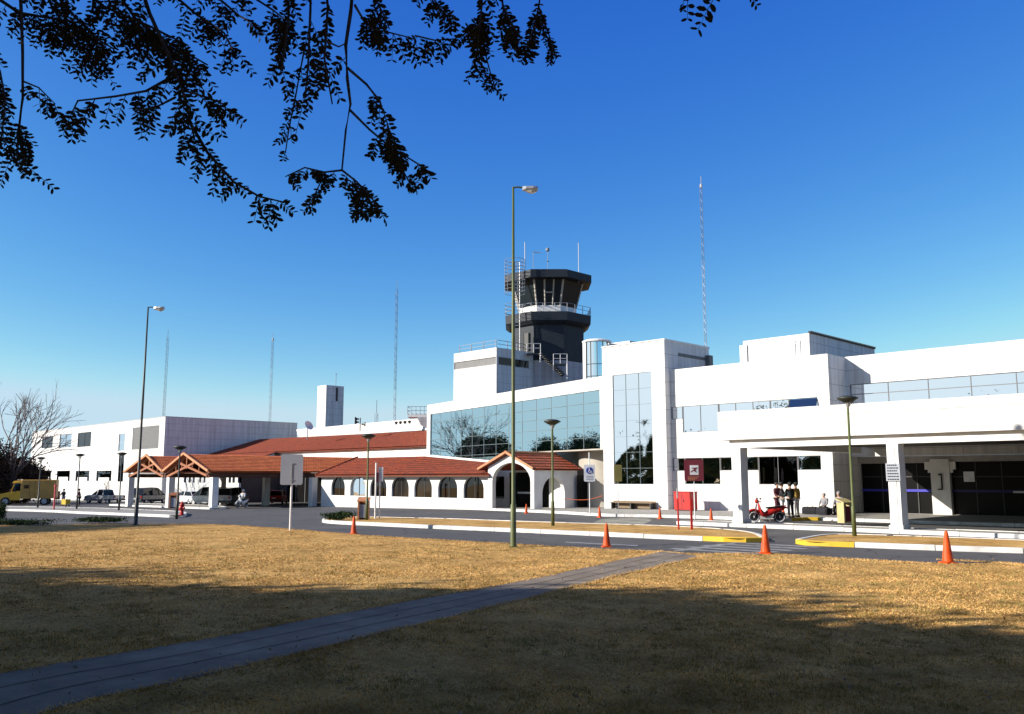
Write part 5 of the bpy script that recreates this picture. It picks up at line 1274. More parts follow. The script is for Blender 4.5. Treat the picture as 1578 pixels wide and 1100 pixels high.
# ------------------------------------------------------------------ people
def person(label, loc, rz, top, legs, hair='hair', pose='stand', sc=1., arm=(0, 0), lean=0., hood=None, group=None):
    """continuous skinned figure facing +x; clothes are children"""
    t = thing('person', label, 'person', loc, rz, group); t.scale = (sc, sc, sc)
    V = []; E = []; Rr = []
    def n(p, r, par=None):
        V.append(p); Rr.append(r); i = len(V) - 1
        if par is not None: E.append((par, i))
        return i
    def skin_obj(name, V, E, Rr, m, parent, sub=1, root=0):
        me = bpy.data.meshes.new(name); me.from_pydata([tuple(v) for v in V], E, []); me.materials.append(M[m])
        o = bpy.data.objects.new(name, me); col.objects.link(o); o.parent = parent
        md = o.modifiers.new('skin', 'SKIN'); md.use_smooth_shade = True; sv = me.skin_vertices[0].data
        for i, r in enumerate(Rr): sv[i].radius = (r, r)
        for i in range(len(Rr)): sv[i].use_root = (i == root)
        sd = o.modifiers.new('sub', 'SUBSURF'); sd.levels = sub; sd.render_levels = sub
        return o
    sit = pose == 'sit'; walk = pose == 'walk'
    hz = .42 if sit else .93
    pelvis = n((0, 0, hz), .13); waist = n((lean * .3, 0, hz + .17), .12, pelvis); chest = n((lean * .8, 0, hz + .40), .145, waist); neck = n((lean, 0, hz + .56), .055, chest)
    head0 = n((lean * 1.1 + .02, 0, hz + .64), .075, neck); head1 = n((lean * 1.15 + .02, 0, hz + .72), .095, head0); head2 = n((lean * 1.15 + .0, 0, hz + .79), .08, head1)
    nose = n((lean * 1.15 + .115, 0, hz + .70), .018, head1)
    armsV = []
    for s_ in (-1, 1):
        a = arm[0] if s_ < 0 else arm[1]      # 0 hangs, 1 bent forward
        sh = n((lean * .9, s_ * .18, hz + .48), .06, chest)
        el = (.02 + .10 * a + lean, s_ * (.25), hz + .22); elb = n(el, .045, sh)
        wr = (el[0] + .05 + .2 * a, s_ * (.25 - .1 * a), hz - .02 + .2 * a); wri = n(wr, .028, elb)
        dv = (Vector(wr) - Vector(el)).normalized(); pm = Vector(wr) + dv * .07; palm = n(tuple(pm), .032, wri)
        for k in range(4):
            off = Vector((0, 0, 0)); sp = Vector((.018 * (k - 1.5), 0, 0)) if a < .5 else Vector((0, .018 * (k - 1.5), 0))
            L = (.07, .085, .08, .06)[k]; f1_ = n(tuple(pm + dv * .04 + sp), .009, palm); n(tuple(pm + dv * (.04 + L) + sp + Vector((.012, 0, 0))), .008, f1_)
        n(tuple(pm + Vector((.04, 0, .0)) + dv * .02), .01, palm)
        armsV.append((V[sh], el, wr))
    legsV = []
    for s_ in (-1, 1):
        hip = n((0, s_ * .09, hz - .05), .085, pelvis)
        if sit: kn_ = (.38, s_ * .12, .45); an_ = (.42, s_ * .12, .08)
        elif walk: kn_ = (.10 * s_ + .05, s_ * .09, .5); an_ = (.28 * s_, s_ * .09, .09)
        else: kn_ = (.02, s_ * .10, .5); an_ = (-.01, s_ * .11, .08)
        k1 = n(kn_, .06, hip); k2 = n(an_, .04, k1); n((an_[0] + .15, an_[1], .035), .033, k2)
        legsV.append(((0, s_ * .09, hz - .05), kn_, an_))
    skin_obj('body', V, E, Rr, 'skin', t, 1)
    # jacket
    jv = [(0, 0, hz - .02), (lean * .3, 0, hz + .17), (lean * .8, 0, hz + .40), (lean, 0, hz + .53)]; je = [(0, 1), (1, 2), (2, 3)]; jr = [.155, .145, .165, .07]
    for sh, el, wr in armsV:
        i = len(jv); jv += [sh, el, tuple(Vector(el).lerp(Vector(wr), .93))]; jr += [.08, .062, .045]; je += [(2, i), (i, i + 1), (i + 1, i + 2)]
    skin_obj('jacket', jv, je, jr, top, t)
    tv = [(0, 0, hz + .02)]; te = []; trr = [.142]
    for h_, k_, a_ in legsV:
        i = len(tv); tv += [h_, k_, tuple(Vector(a_) + Vector((0, 0, .03)))]; trr += [.1, .075, .062]; te += [(0, i), (i, i + 1), (i + 1, i + 2)]
    skin_obj('trousers', tv, te, trr, legs, t)
    for h_, k_, a_ in legsV:
        local(lambda b: b.loft([[(a_[0] + x, a_[1] - w, 0.), (a_[0] + x, a_[1] - w, hh), (a_[0] + x, a_[1] + w, hh), (a_[0] + x, a_[1] + w, 0.)] for x, w, hh in ((-.08, .04, .1), (0, .048, .11), (.12, .05, .07), (.2, .03, .05))]), 'shoe', 'black', t)
    hx = lean * 1.15 - .015; hzz = hz + .745
    def hr(b): b.loft([[(hx + r * math.cos(R(30 * i)) * 1.05, r * math.sin(R(30 * i)), hzz + z) for i in range(12)] for r, z in ((.075, -.07), (.108, -.02), (.108, .05), (.08, .1), (.02, .125))])
    local(hr, 'hair' if not hood else 'hood', hair if not hood else hood, t, True)
    return t
random.seed(5)
def pz(px, py, dz=.15): return tuple(ong(px, py, dz))
person('person in a dark maroon jacket standing behind the red moped', pz(1199, 795), R(-20), 'cloth_maroon', 'cloth_maroon', arm=(.7, .5), group='people by the moped')
person('person in black carrying things, in the middle of the group by the moped', pz(1206, 797), R(20), 'cloth_black', 'cloth_white', arm=(.8, .8), group='people by the moped')
person('person in a dark jacket and black trousers seen from behind, beside the moped', pz(1219, 798), R(150), 'cloth_navy', 'cloth_black', arm=(.4, .6), group='people by the moped')
person('person in a mustard yellow jacket half hidden behind the one in dark clothes', pz(1228, 797), R(160), 'cloth_yellow', 'cloth_white', arm=(0, .5), group='people by the moped')
person('seated person in a grey hooded top against the white wall, left of the two', (-22.9, 47.6, .15), R(-90), 'cloth_grey', 'cloth_black', pose='sit', hood='cloth_grey', arm=(.7, .7), sc=.92, group='people seated by the wall')
person('seated person in a grey hooded top against the white wall, nearer the corner', (-21.9, 47.3, .15), R(-90), 'cloth_grey', 'cloth_black', pose='sit', hood='cloth_grey', arm=(.7, .7), group='people seated by the wall')
person('person walking with a cleaning cart far left behind the red post', gp(97, 779), R(200), 'cloth_navy', 'cloth_grey', pose='walk', arm=(.8, .8))
person('person in a dark reddish coat standing before the office block', gp(122, 779), R(240), 'cloth_maroon', 'cloth_black', arm=(.5, .5), lean=.08)
# low seats the two seated people use, and dark bags
for i, (X, Y, lab) in enumerate([(-22.9, 47.75, 'low black crate under the seated person on the left'), (-21.9, 47.45, 'low black crate under the seated person nearer the corner')]):
    t = thing('crate', lab, 'crate', (X, Y, .15)); local(lambda b: b.box(-.3, .3, -.22, .22, 0, .3), 'body', 'black', t); local(lambda b: b.box(-.32, .32, -.24, .24, .3, .34), 'rim', 'dark_metal', t)
def bag(loc, rz, label, sx):
    t = thing('travel_bag', label, 'bag', loc, rz, 'dark travel bags by the wall')
    def bd(b):
        b.loft([[(x, -.2 * w, .02), (x, -.24 * w, .2), (x, -.17 * w, .42 * h), (x, .17 * w, .42 * h), (x, .24 * w, .2), (x, .2 * w, .02)] for x, w, h in ((-.38 * sx, .7, .85), (-.3 * sx, 1, 1), (.3 * sx, 1, 1), (.38 * sx, .7, .85))])
    local(bd, 'body', 'cloth_black', t)
    local(lambda b: b.tube([(-.15, 0, .4), (-.1, 0, .52), (.1, 0, .52), (.15, 0, .4)], .015, 5), 'handle', 'black', t)
bag((-23.4, 46.9, .15), R(10), 'black travel bag at the feet of the left seated person', 1.1)
bag((-22.45, 46.5, .15), R(-15), 'black travel bag lying between the two seated people', 1.)
bag((-21.3, 46.7, .15), R(20), 'black travel bag beside the corner of the wing', 1.2)
# cleaning cart
p = ong(101, 781); t = thing('cleaning_cart', 'small yellow cart pushed by the walking person far left', 'cart', tuple(p), R(200))
local(lambda b: b.loft([[(x, -.25, z0), (x, -.28, .75), (x, .28, .75), (x, .25, z0)] for x, z0 in ((-.3, .25), (.3, .25))]), 'tub', 'yellow_paint', t)
local(lambda b: b.tube([(-.3, -.2, .7), (-.5, -.2, 1.0), (-.5, .2, 1.0), (-.3, .2, .7)], .02, 5), 'handle', 'dark_metal', t)
for x in (-.22, .22):
    for y in (-.2, .2): local(lambda b: b.tube([(x, y - .03, .1), (x, y + .03, .1)], .1, 10), 'wheel', 'rubber', t)
# rider on a motorcycle left
q_ = ong(373, 783)
moped('white motorcycle standing at the right end of the timber canopy', tuple(q_), R(300), 'white_car')
person('rider in a white jacket astride the motorcycle near the timber canopy', (q_.x - .1, q_.y + .1, q_.z + .33), R(300), 'cloth_white', 'cloth_navy', pose='sit', arm=(.9, .9), hair='white_car')
# small junk on the road edge
b = MB(); pp0 = ong(1410, 863, .01)
b.box(-.35, .25, -.06, .08, 0, .03); b.box(-.1, .4, .1, .18, 0, .05); o = b.build('road_debris', 'dark_metal', loc=tuple(pp0)); o.rotation_euler = (0, 0, R(30)); tag(o, 'flat dark piece of debris lying on the road at the lawn edge', 'debris')
b = MB(); pp0 = ong(957, 815, .14); b.tube([(0, 0, 0), (0, 0, .35)], .05, 8); o = b.build('kerb_stub', 'bench_wood', loc=tuple(pp0)); tag(o, 'short brown stub sticking up on the median by the worn paving', 'post')

# ------------------------------------------------------------------ vegetation
rng = np.random.default_rng(11)
def np_mesh(name, verts, faces_n, m, parent=None, loc=(0, 0, 0)):
    """faces are consecutive groups of faces_n vertices"""
    nv = len(verts); nf = nv // faces_n
    me = bpy.data.meshes.new(name); me.vertices.add(nv); me.vertices.foreach_set('co', np.ascontiguousarray(verts, dtype=np.float32).ravel())
    me.loops.add(nv); me.loops.foreach_set('vertex_index', np.arange(nv, dtype=np.int32))
    me.polygons.add(nf); me.polygons.foreach_set('loop_start', np.arange(0, nv, faces_n, dtype=np.int32)); me.polygons.foreach_set('loop_total', np.full(nf, faces_n, dtype=np.int32))
    me.materials.append(M[m]); me.update(calc_edges=True); me.validate()
    o = bpy.data.objects.new(name, me); col.objects.link(o); o.location = loc
    if parent is not None: o.parent = parent
    return o
def leaf_quads(c, size, up=0.):
    """diamond leaves at centres c (n,3)"""
    n = len(c); d = rng.normal(size=(n, 3)); d /= np.linalg.norm(d, axis=1)[:, None]; e = rng.normal(size=(n, 3)); e = np.cross(d, e); e /= np.linalg.norm(e, axis=1)[:, None]
    s = (size * rng.uniform(.6, 1.3, n))[:, None]
    return np.stack([c - d * s, c + e * s * .45, c + d * s, c - e * s * .45], 1).reshape(-1, 3)
def grow(mb, p, d, L, r, depth, tips, spread=.55, droop=0., sides=5, split=(2, 3), ratio=.72):
    n = 3; pts = [Vector(p)]; dd = Vector(d).normalized()
    for i in range(n):
        dd = (dd + Vector((random.gauss(0, .13), random.gauss(0, .13), random.gauss(0, .08) - droop))).normalized(); pts.append(pts[-1] + dd * L / n)
    mb.tube(pts, [r * (1 - .3 * i / n) for i in range(n + 1)], sides)
    tips.append((pts[-1].copy(), depth)); tips.append((pts[1].copy(), depth))
    if depth <= 0: return
    for k in range(random.randint(*split)):
        nd = (dd + Vector((random.gauss(0, spread), random.gauss(0, spread), random.gauss(.05, spread * .6)))).normalized()
        grow(mb, pts[random.choice([2, 3, 3])], nd, L * ratio * random.uniform(.8, 1.15), r * .62, depth - 1, tips, spread, droop, max(3, sides - 1), split, ratio)
def tree(name, label, loc, h, crown_r, nleaf, lsize, seed, leaf='leaf_green', group=None, leafy=True, tr=.2):
    random.seed(seed)
    t = thing(name, label, 'tree', loc, group=group)
    tips = []; b = MB()
    b.tube([(0, 0, -.1), (.05, .02, h * .15), (.0, .08, h * .32)], [tr * 1.3, tr, tr * .85], 9)
    b2_ = MB()
    for k in range(5):
        a = 2 * math.pi * k / 5 + random.random(); grow(b2_, (0, .08, h * random.uniform(.26, .32)), (math.cos(a) * .8, math.sin(a) * .8, random.uniform(.6, 1.4)), h * .26, tr * .5, 3, tips, split=(2, 3), ratio=.75)
    b.build('trunk', 'bark', t, loc=(0, 0, 0)); b2_.build('limbs', 'bark', t, loc=(0, 0, 0))
    if leafy:
        cs = np.array([tuple(q) for q, dpt in tips if dpt <= 1]); idx = rng.integers(0, len(cs), nleaf)
        c = cs[idx] + rng.normal(size=(nleaf, 3)) * crown_r * .13
        np_mesh('crown', leaf_quads(c, lsize), 4, leaf, t)
    return t
shade = tree('tree', 'leafy shade tree left of the camera, shading the near lawn', tuple(world_pt(4, -17)), 10.5, 5, 24000, .20, 21, group='shade trees beside the lawn')
shade2 = tree('tree', 'broad leafy shade tree left of the camera, farther from it', tuple(world_pt(9, -24)), 11.5, 5.5, 24000, .20, 33, group='shade trees beside the lawn')
shade_spots = [(-2, -13, 1, .95), (-3, -24, 2.1, 1.1), (3, -30, .5, 1.15), (8.2, -13.5, 3.9, .8), (-8, -18, 4, 1.1), (8, -34, 2.8, 1.2), (12.5, -36, 4.4, .95), (1, -10.5, 5.2, .85), (35, -42, .9, .95), (5, -22, 1.9, 1.15), (-6, -10, 3.3, 1.0), (9.5, -30, 4.9, 1.1), (4.5, -12.5, .2, .85), (6, -17, 5.5, 1.05), (-12, -6, 2.6, 1.1)]
ordn = ['first', 'second', 'third', 'fourth', 'fifth', 'sixth', 'seventh', 'eighth', 'ninth', 'tenth', 'eleventh', 'twelfth', 'thirteenth', 'fourteenth', 'fifteenth']
for k, (d_, l_, rz_, s_) in enumerate([(-4, 13, .4, 1.1), (3, 17, 1.6, 1.0), (-12, 8, 2.9, 1.2), (9, 22, 4.1, 1.0), (-6, 24, 5.3, 1.2)]):  # unseen trees added right of and behind the camera to cut skylight
    p = world_pt(d_, l_); dup(shade if k % 2 else shade2, (p.x, p.y, gz(p.x)), rz_, 'leafy tree added unseen behind the camera to block skylight, %s of its row' % ordn[k], s_)
for k, (d_, l_, rz_, s_) in enumerate(shade_spots):
    p = world_pt(d_, l_); dup(shade if k % 2 else shade2, (p.x, p.y, gz(p.x)), rz_, 'leafy tree outside the left of the frame shading the lawn, %s of its row' % ordn[k], s_)
# trees that the mirror glass reflects, far to the left
far_pos = [(-70, -3.5, .95), (-66, -9, .5), (-60, -14, .55), (-163, 14, 1.15), (-158, -1, 1.25), (-157, -10, 1.1)]
for i, (x, y, s_) in enumerate(far_pos):
    dup(shade2 if i % 2 else shade, (x, y, gz(x)), i * 1.3, 'dark leafy tree mirrored in the terminal glass, %s of the far row' % ordn[i], s_)
# bare winter tree at the left edge
random.seed(4)
p = ong(14, 777); p = Vector((p.x, p.y, p.z))
bt = thing('bare_tree', 'bare winter tree with fine spreading twigs at the left edge', 'tree', tuple(p)); bt.scale = (1.05, 1.05, 1.22)
tips = []; b = MB(); b.tube([(0, 0, -.1), (.1, .1, 1.2), (.0, .2, 2.6)], [.34, .28, .25], 8); b.build('trunk', 'twig', bt, loc=(0, 0, 0))
b = MB()
for k in range(12):
    a = 2 * math.pi * k / 12 + random.random() * .5; grow(b, (0, .15, random.uniform(1.8, 2.9)), (math.cos(a) * .9, math.sin(a) * .9, random.uniform(.5, 2.2)), 3.7, .11, 4, tips, spread=.32, sides=4, split=(2, 3), ratio=.72)
b.build('branches', 'twig', bt, loc=(0, 0, 0))
# small bare tree before the office wall
random.seed(9); p = ong(163, 774); bt2 = thing('bare_tree', 'small pale leafless sapling before the lower windows of the office block', 'tree', tuple(p))
b = MB(); b.tube([(0, 0, 0), (0, .05, 1.2)], [.07, .05], 6); b.build('trunk', 'twig', bt2, loc=(0, 0, 0)); b = MB(); tips = []
for k in range(7):
    a = 2 * math.pi * k / 7; grow(b, (0, .03, random.uniform(.8, 1.2)), (math.cos(a) * .45, math.sin(a) * .45, 1.4), 1.0, .028, 2, tips, spread=.3, sides=3)
b.build('branches', 'twig', bt2, loc=(0, 0, 0))
# dark brown dense trees behind the bare tree
def clump(name, label, cat, loc, rad, n, ls, m_, group=None, stem=True):
    t = thing(name, label, cat, loc, group=group)
    cc_ = rng.normal(size=(26, 3)); cc_ /= np.linalg.norm(cc_, axis=1)[:, None]; cc_ *= rng.uniform(.2, .85, 26)[:, None]; cc_ = cc_ * np.array(rad); cc_[:, 2] += rad[2]
    idx = rng.integers(0, 26, n); c = cc_[idx] + rng.normal(size=(n, 3)) * np.array(rad) * .2; c[:, 2] = np.abs(c[:, 2])
    np_mesh('foliage', leaf_quads(c, ls), 4, m_, t)
    if stem:
        b = MB()
        for k in range(6): b.tube([(0, 0, 0), tuple(cc_[k] * .5), tuple(cc_[k])], [.05 * rad[2] * .6, .03 * rad[2] * .5, .01], 4)
        b.build('stems', 'bark', t, loc=(0, 0, 0))
    return t
for i, (px, d_, rd, lab) in enumerate([(4, 108, (3.2, 3.2, 3.7), 'dense dark brown tree left of the office block, nearest the frame edge'), (26, 112, (3.0, 3.0, 3.7), 'dense dark brown tree touching the end of the office block'), (-30, 104, (4, 4, 4.2), 'dense dark brown tree cut by the left edge'), (38, 116, (2.4, 2.4, 2.6), 'low dark brown tree at the foot of the office block end')]):
    p = onD(px, 770, d_); clump('dense_tree', lab, 'tree', (p.x, p.y, gz(p.x) - .1), rd, 7000, .2, 'leaf_brown', 'dark trees beyond the office block')
row0 = None
for i, (x, y) in enumerate([(-52, -45), (-66, -44), (-80, -44), (-95, -46), (-110, -48), (-40, -52), (-192, 22), (-205, 36), (-190, 6), (-28, -56)]):
    if row0 is None: row0 = clump('dense_tree', 'dense bushy tree mirrored low in the windows, first of the field edge', 'tree', (x, y, gz(x)), (9, 5, 3.3), 12000, .75, 'leaf_green', 'bushy trees along the field edge')
    else: dup(row0, (x, y, gz(x)), i * .7, 'dense bushy tree mirrored low in the windows, %s of the field edge' % ordn[i])
# low green shrubs
for px, py, dz, rd, n, lab in [(518, 801.5, .14, (.9, .7, .22), 3000, 'low dark green shrub at the left tip of the median'), (22, 809, 0, (2.2, .9, .16), 3500, 'low dark green hedge at the lawn edge, far left'), (152, 806.5, 0, (1.7, .6, .17), 3000, 'low dark green hedge at the lawn edge near the dark street lamp'),
                               (-6, 807, 0, (.5, .5, .55), 3000, 'round dark bush cut by the left edge of the frame')]:
    p = ong(px, py, dz); t = clump('shrub', lab, 'shrub', tuple(p), rd, n, .05, 'shrub_green'); t.rotation_euler = (0, 0, R(45))
# the overhead tree whose branches hang into the frame
random.seed(12)
ot = thing('overhanging_tree', 'dark tree whose leafy twigs hang into the top of the frame', 'tree', tuple(world_pt(-4.0, -5.0)))
otl = Vector(ot.location)
b = MB(); b.tube([(0, 0, -.1), (.1, .1, 2), (-.1, .1, 4.4)], [.34, .27, .22], 12); b.build('trunk', 'bark', ot, loc=(0, 0, 0))
crot = Vector((otl.x - .1, otl.y + .1, 4.4))
wood = MB(); LV = []
def comp_leaf(P, D, L, nl=None, ls=1.):
    """compound leaf: rachis from P along D (metres), drooping, with paired leaflets"""
    nl = nl or max(5, int(L / .030)); pts = []; D = D.normalized(); q = P.copy()
    for i in range(nl + 1):
        pts.append(q.copy()); D = (D + Vector((0, 0, -.05)) + Vector((random.gauss(0, .03), random.gauss(0, .03), random.gauss(0, .03)))).normalized(); q = q + D * L / nl
    wood.tube([pts[0], pts[nl // 2], pts[-1]], [.0028, .0022, .0015], 3)
    view = (P - _C).normalized()
    for i in range(1, nl + 1):
        tt = (pts[i] - pts[i - 1]).normalized(); side_v = tt.cross(view).normalized()
        for s_ in (-1, 1):
            if random.random() < .10: continue
            ll = ls * random.uniform(.036, .056) * (1 - .5 * abs(i / nl - .5)); w_ = ll * random.uniform(.34, .48)
            dv = (side_v * s_ * random.uniform(.6, 1) + tt * random.uniform(.3, .7) + Vector((random.gauss(0, .2), random.gauss(0, .2), random.gauss(-.05, .2)))).normalized()
            nv = dv.cross(view + Vector((random.gauss(0, .5), random.gauss(0, .5), random.gauss(0, .5)))).normalized()
            a = pts[i]; LV.extend([a, a + dv * ll * .3 + nv * w_ * .45, a + dv * ll * .7 + nv * w_ * .5, a + dv * ll, a + dv * ll * .75 - nv * w_ * .45, a + dv * ll * .3 - nv * w_ * .5])
def px_dir(P, ang):      # direction in the picture plane, ang degrees from straight down, positive to the right
    return (_r * math.sin(R(ang)) - Vector((0, 0, 1)) * math.cos(R(ang)) + _f * random.gauss(0, .35)).normalized()
def twig(pts, d, r0, step=13, leaf=(50, 85), ang=(-50, 50), per=(1, 2), start=0., ls=1.):
    P = [onD(x, y, d + .25 * math.sin(i * 1.7)) for i, (x, y) in enumerate(pts)]
    wood.tube(P, [r0 * (1 - .75 * i / (len(P) - 1)) + .002 for i in range(len(P))], 5)
    mpp = d / F_PX
    for i in range(len(P) - 1):
        seg = (P[i + 1] - P[i]).length; n = max(1, int(seg / (step * 3.0 * mpp)))
        for k in range(n):
            if (i + k / n) / (len(P) - 1) < start: continue
            q = P[i].lerp(P[i + 1], (k + random.random() * .8) / n)
            for _ in range(random.randint(*per)):
                if leaf[0] > 39 and random.random() < .22: continue
                comp_leaf(q, px_dir(q, random.uniform(*ang)), random.uniform(*leaf) * .9 * mpp, ls=ls * (.8 if leaf[1] < 40 else 1.05))
    return P
TW = [ # points, depth, radius, step, leaf length px, angles, per, start
    ([(33, -60), (32, 0), (35, 80), (35, 150), (30, 205)], 5.2, .012, 16, (30, 55), (-50, 50), (0, 1), .1),
    ([(35, 150), (28, 200), (26, 245)], 5.2, .007, 6, (45, 90), (-25, 60), (2, 3), .3),
    ([(35, 125), (60, 135), (85, 160)], 5.2, .005, 9, (30, 50), (-10, 50), (1, 2), .3),
    ([(-20, 60), (0, 110), (8, 150), (2, 220)], 5.4, .007, 9, (35, 70), (-30, 40), (1, 3), 0),
    ([(-30, -20), (30, 20), (90, 30), (150, 40)], 5.8, .014, 8, (45, 75), (-50, 60), (2, 3), 0),
    ([(60, -40), (110, 20), (150, 60), (175, 75)], 5.6, .012, 8, (45, 75), (-50, 60), (2, 3), 0),
    ([(205, -60), (230, 20), (262, 90), (285, 150), (300, 215)], 5.0, .014, 9, (50, 85), (-70, 70), (2, 3), 0),
    ([(285, 175), (320, 235), (360, 280), (400, 303), (440, 312)], 5.0, .010, 10, (30, 55), (-60, 60), (1, 2), .05),
    ([(262, 120), (225, 140), (180, 148), (120, 155), (110, 175)], 5.1, .008, 9, (40, 70), (-35, 25), (1, 2), 0),
    ([(270, 150), (240, 165), (205, 170)], 5.0, .006, 9, (45, 70), (-35, 15), (1, 2), .2),
    ([(285, 140), (320, 150), (345, 160)], 5.0, .006, 8, (40, 60), (0, 55), (1, 2), .1),
    ([(100, -40), (160, 10), (230, 40), (290, 70)], 5.4, .012, 7, (45, 80), (-60, 60), (2, 3), 0),
    ([(160, -40), (210, 30), (250, 60), (320, 100)], 5.4, .012, 7, (50, 80), (-60, 60), (2, 3), 0),
    ([(60, -40), (80, 10), (130, 80), (150, 90)], 5.7, .01, 8, (40, 60), (-40, 60), (1, 3), 0),
    ([(230, -40), (300, 20), (345, 50), (360, 80)], 5.6, .01, 7, (40, 70), (-50, 50), (1, 3), 0),
    ([(300, -40), (340, 0), (370, 25), (400, 40)], 5.7, .01, 8, (35, 60), (-50, 50), (1, 2), 0),
    ([(350, -30), (420, 15), (440, 30)], 5.3, .008, 9, (40, 60), (-40, 40), (1, 2), 0),
    ([(440, -40), (445, 20), (440, 70), (432, 115)], 4.9, .009, 8, (40, 75), (-35, 35), (2, 2), 0),
    ([(480, -40), (478, 20), (475, 100), (470, 150)], 4.9, .009, 8, (45, 75), (-30, 30), (1, 2), 0),
    ([(500, -40), (505, 10), (500, 90), (512, 160)], 4.8, .009, 9, (40, 70), (-30, 20), (1, 2), .1),
    ([(470, 70), (455, 150), (445, 200), (440, 235)], 4.9, .005, 9, (20, 38), (-50, 50), (1, 2), .1),
    ([(548, -60), (540, 20), (533, 70), (535, 120), (540, 160), (533, 200), (527, 262)], 4.8, .012, 26, (25, 45), (-60, 60), (0, 1), .2),
    ([(500, 62), (522, 72), (534, 66)], 4.8, .005, 12, (25, 40), (-30, 30), (0, 1), 0),
    ([(536, 105), (565, 130), (585, 155), (600, 200), (608, 218)], 4.8, .007, 8, (30, 55), (-20, 40), (1, 2), .35),
    ([(540, 170), (570, 200), (600, 225), (640, 250), (655, 258)], 4.8, .006, 9, (22, 40), (-60, 60), (1, 2), .3),
    ([(595, 215), (608, 240), (625, 270), (632, 285)], 4.8, .004, 8, (14, 24), (-70, 70), (1, 2), 0),
    ([(527, 262), (500, 265), (470, 258), (440, 272)], 4.8, .005, 8, (16, 30), (-60, 60), (1, 2), .1),
    ([(500, 265), (492, 285), (480, 310)], 4.8, .004, 7, (15, 28), (-60, 60), (1, 2), 0),
    ([(527, 262), (550, 280), (570, 300), (585, 325)], 4.8, .005, 6, (18, 34), (-50, 50), (1, 3), .1),
    ([(545, 275), (553, 300), (560, 330)], 4.8, .004, 7, (16, 26), (-60, 60), (1, 2), 0),
    ([(547, 8), (560, 30), (575, 45), (600, 50), (640, 60)], 5.1, .007, 8, (35, 55), (-20, 60), (1, 2), .15),
    ([(560, -30), (580, 0), (595, 30), (600, 45)], 5.1, .006, 8, (30, 50), (-40, 40), (1, 2), .1),
    ([(650, -30), (670, 0), (680, 15), (700, 25)], 5.3, .006, 8, (25, 45), (-50, 50), (1, 2), 0),
    ([(640, 55), (670, 62), (700, 60), (730, 45), (745, 30)], 5.2, .004, 9, (25, 45), (-70, 10), (1, 2), 0),
    ([(745, -40), (742, 10), (738, 50), (736, 80)], 5.2, .008, 7, (50, 80), (-25, 35), (1, 2), 0),
    ([(745, 70), (755, 110), (765, 140)], 5.2, .004, 8, (14, 24), (-50, 50), (1, 2), 0),
    ([(770, -40), (775, 10), (790, 40), (805, 60)], 5.2, .007, 7, (30, 50), (-30, 40), (1, 2), 0),
    ([(838, -40), (830, 10), (822, 45), (810, 75)], 5.2, .006, 8, (30, 45), (-30, 20), (1, 2), .1),
    ([(830, 10), (845, 50), (852, 75)], 5.2, .005, 7, (22, 38), (-20, 30), (1, 2), 0),
    ([(1108, -60), (1090, -35), (1060, -12)], 4.8, .004, 60, (10, 12), (170, 190), (0, 0), 0),
    ([(1112, -60), (1110, -30), (1107, -14)], 4.6, .004, 60, (10, 12), (170, 190), (0, 0), 0),
    ([(1112, -60), (1135, -35), (1152, -10)], 4.8, .004, 60, (10, 12), (170, 190), (0, 0), 0),
]
for pts_, d_, r_, st_, lf, an_, pe_, sta in TW: twig(pts_, d_, r_, st_, lf, an_, pe_, sta)
# limbs from the trunk out to the twigs, above the frame
for tgt in [(205, -60, 5.0), (548, -60, 4.8), (33, -60, 5.2), (838, -60, 5.2), (1112, -60, 4.6), (100, -60, 5.4)]:
    e = onD(*tgt[:2], tgt[2]); mid = crot.lerp(e, .5) + Vector((0, 0, 1.6)); ctl = [crot, crot.lerp(mid, .5) + Vector((0, 0, .3)), mid, mid.lerp(e, .6) + Vector((0, 0, .25)), e]
    pts = []
    for i in range(4):
        for t_ in (0, .33, .66): pts.append(ctl[i].lerp(ctl[i + 1], t_) + (Vector((random.gauss(0, .07), random.gauss(0, .07), random.gauss(0, .05))) if i or t_ else Vector((0, 0, 0))))
    pts.append(e); wood.tube(pts, [.11 * (1 - i / 12.) ** 1.2 + .012 for i in range(13)], 7)
# the three sprays that hang into the top edge right of the middle
for x, y, d_, a_, L_, nl_, ls_ in [(1060, -12, 5.0, -4, 46, 4, 1.05), (1107, -14, 4.6, -33, 78, 6, 1.3), (1152, -10, 5.0, 42, 24, 3, .8), (1054, -14, 5.0, -8, 34, 3, .95)]:
    q = onD(x, y, d_); random.seed(x); comp_leaf(q, (_r * math.sin(R(a_)) - Vector((0, 0, 1)) * math.cos(R(a_))).normalized(), L_ * d_ / F_PX, nl_, ls_)
wd = MB(); wd.v = [(v[0] - otl.x, v[1] - otl.y, v[2] - otl.z) for v in wood.v]; wd.f = wood.f; wd.mi = wood.mi
wd.build('branches', 'bark', ot, loc=(0, 0, 0))
lv = np.array([tuple(v) for v in LV]) - np.array(tuple(otl)); np_mesh('leaves', lv, 6, 'leaf_dark', ot)
# unseen upper crown, spread out overhead to cut skylight on the near ground
cn_ = 80000; cs = []
while len(cs) < 620:
    dxy = random.uniform(-9, 9.5); lat = random.uniform(-15, 9); z = random.uniform(5.2, 12.5)
    if dxy > .3 and z < 2.1 + .64 * dxy + 1.3: continue
    wp = world_pt(dxy, lat, z); cs.append(tuple(wp - otl))
cs = np.array(cs); c = cs[rng.integers(0, len(cs), cn_)] + rng.normal(size=(cn_, 3)) * .33
np_mesh('crown', leaf_quads(c, .12), 4, 'leaf_dark', ot)

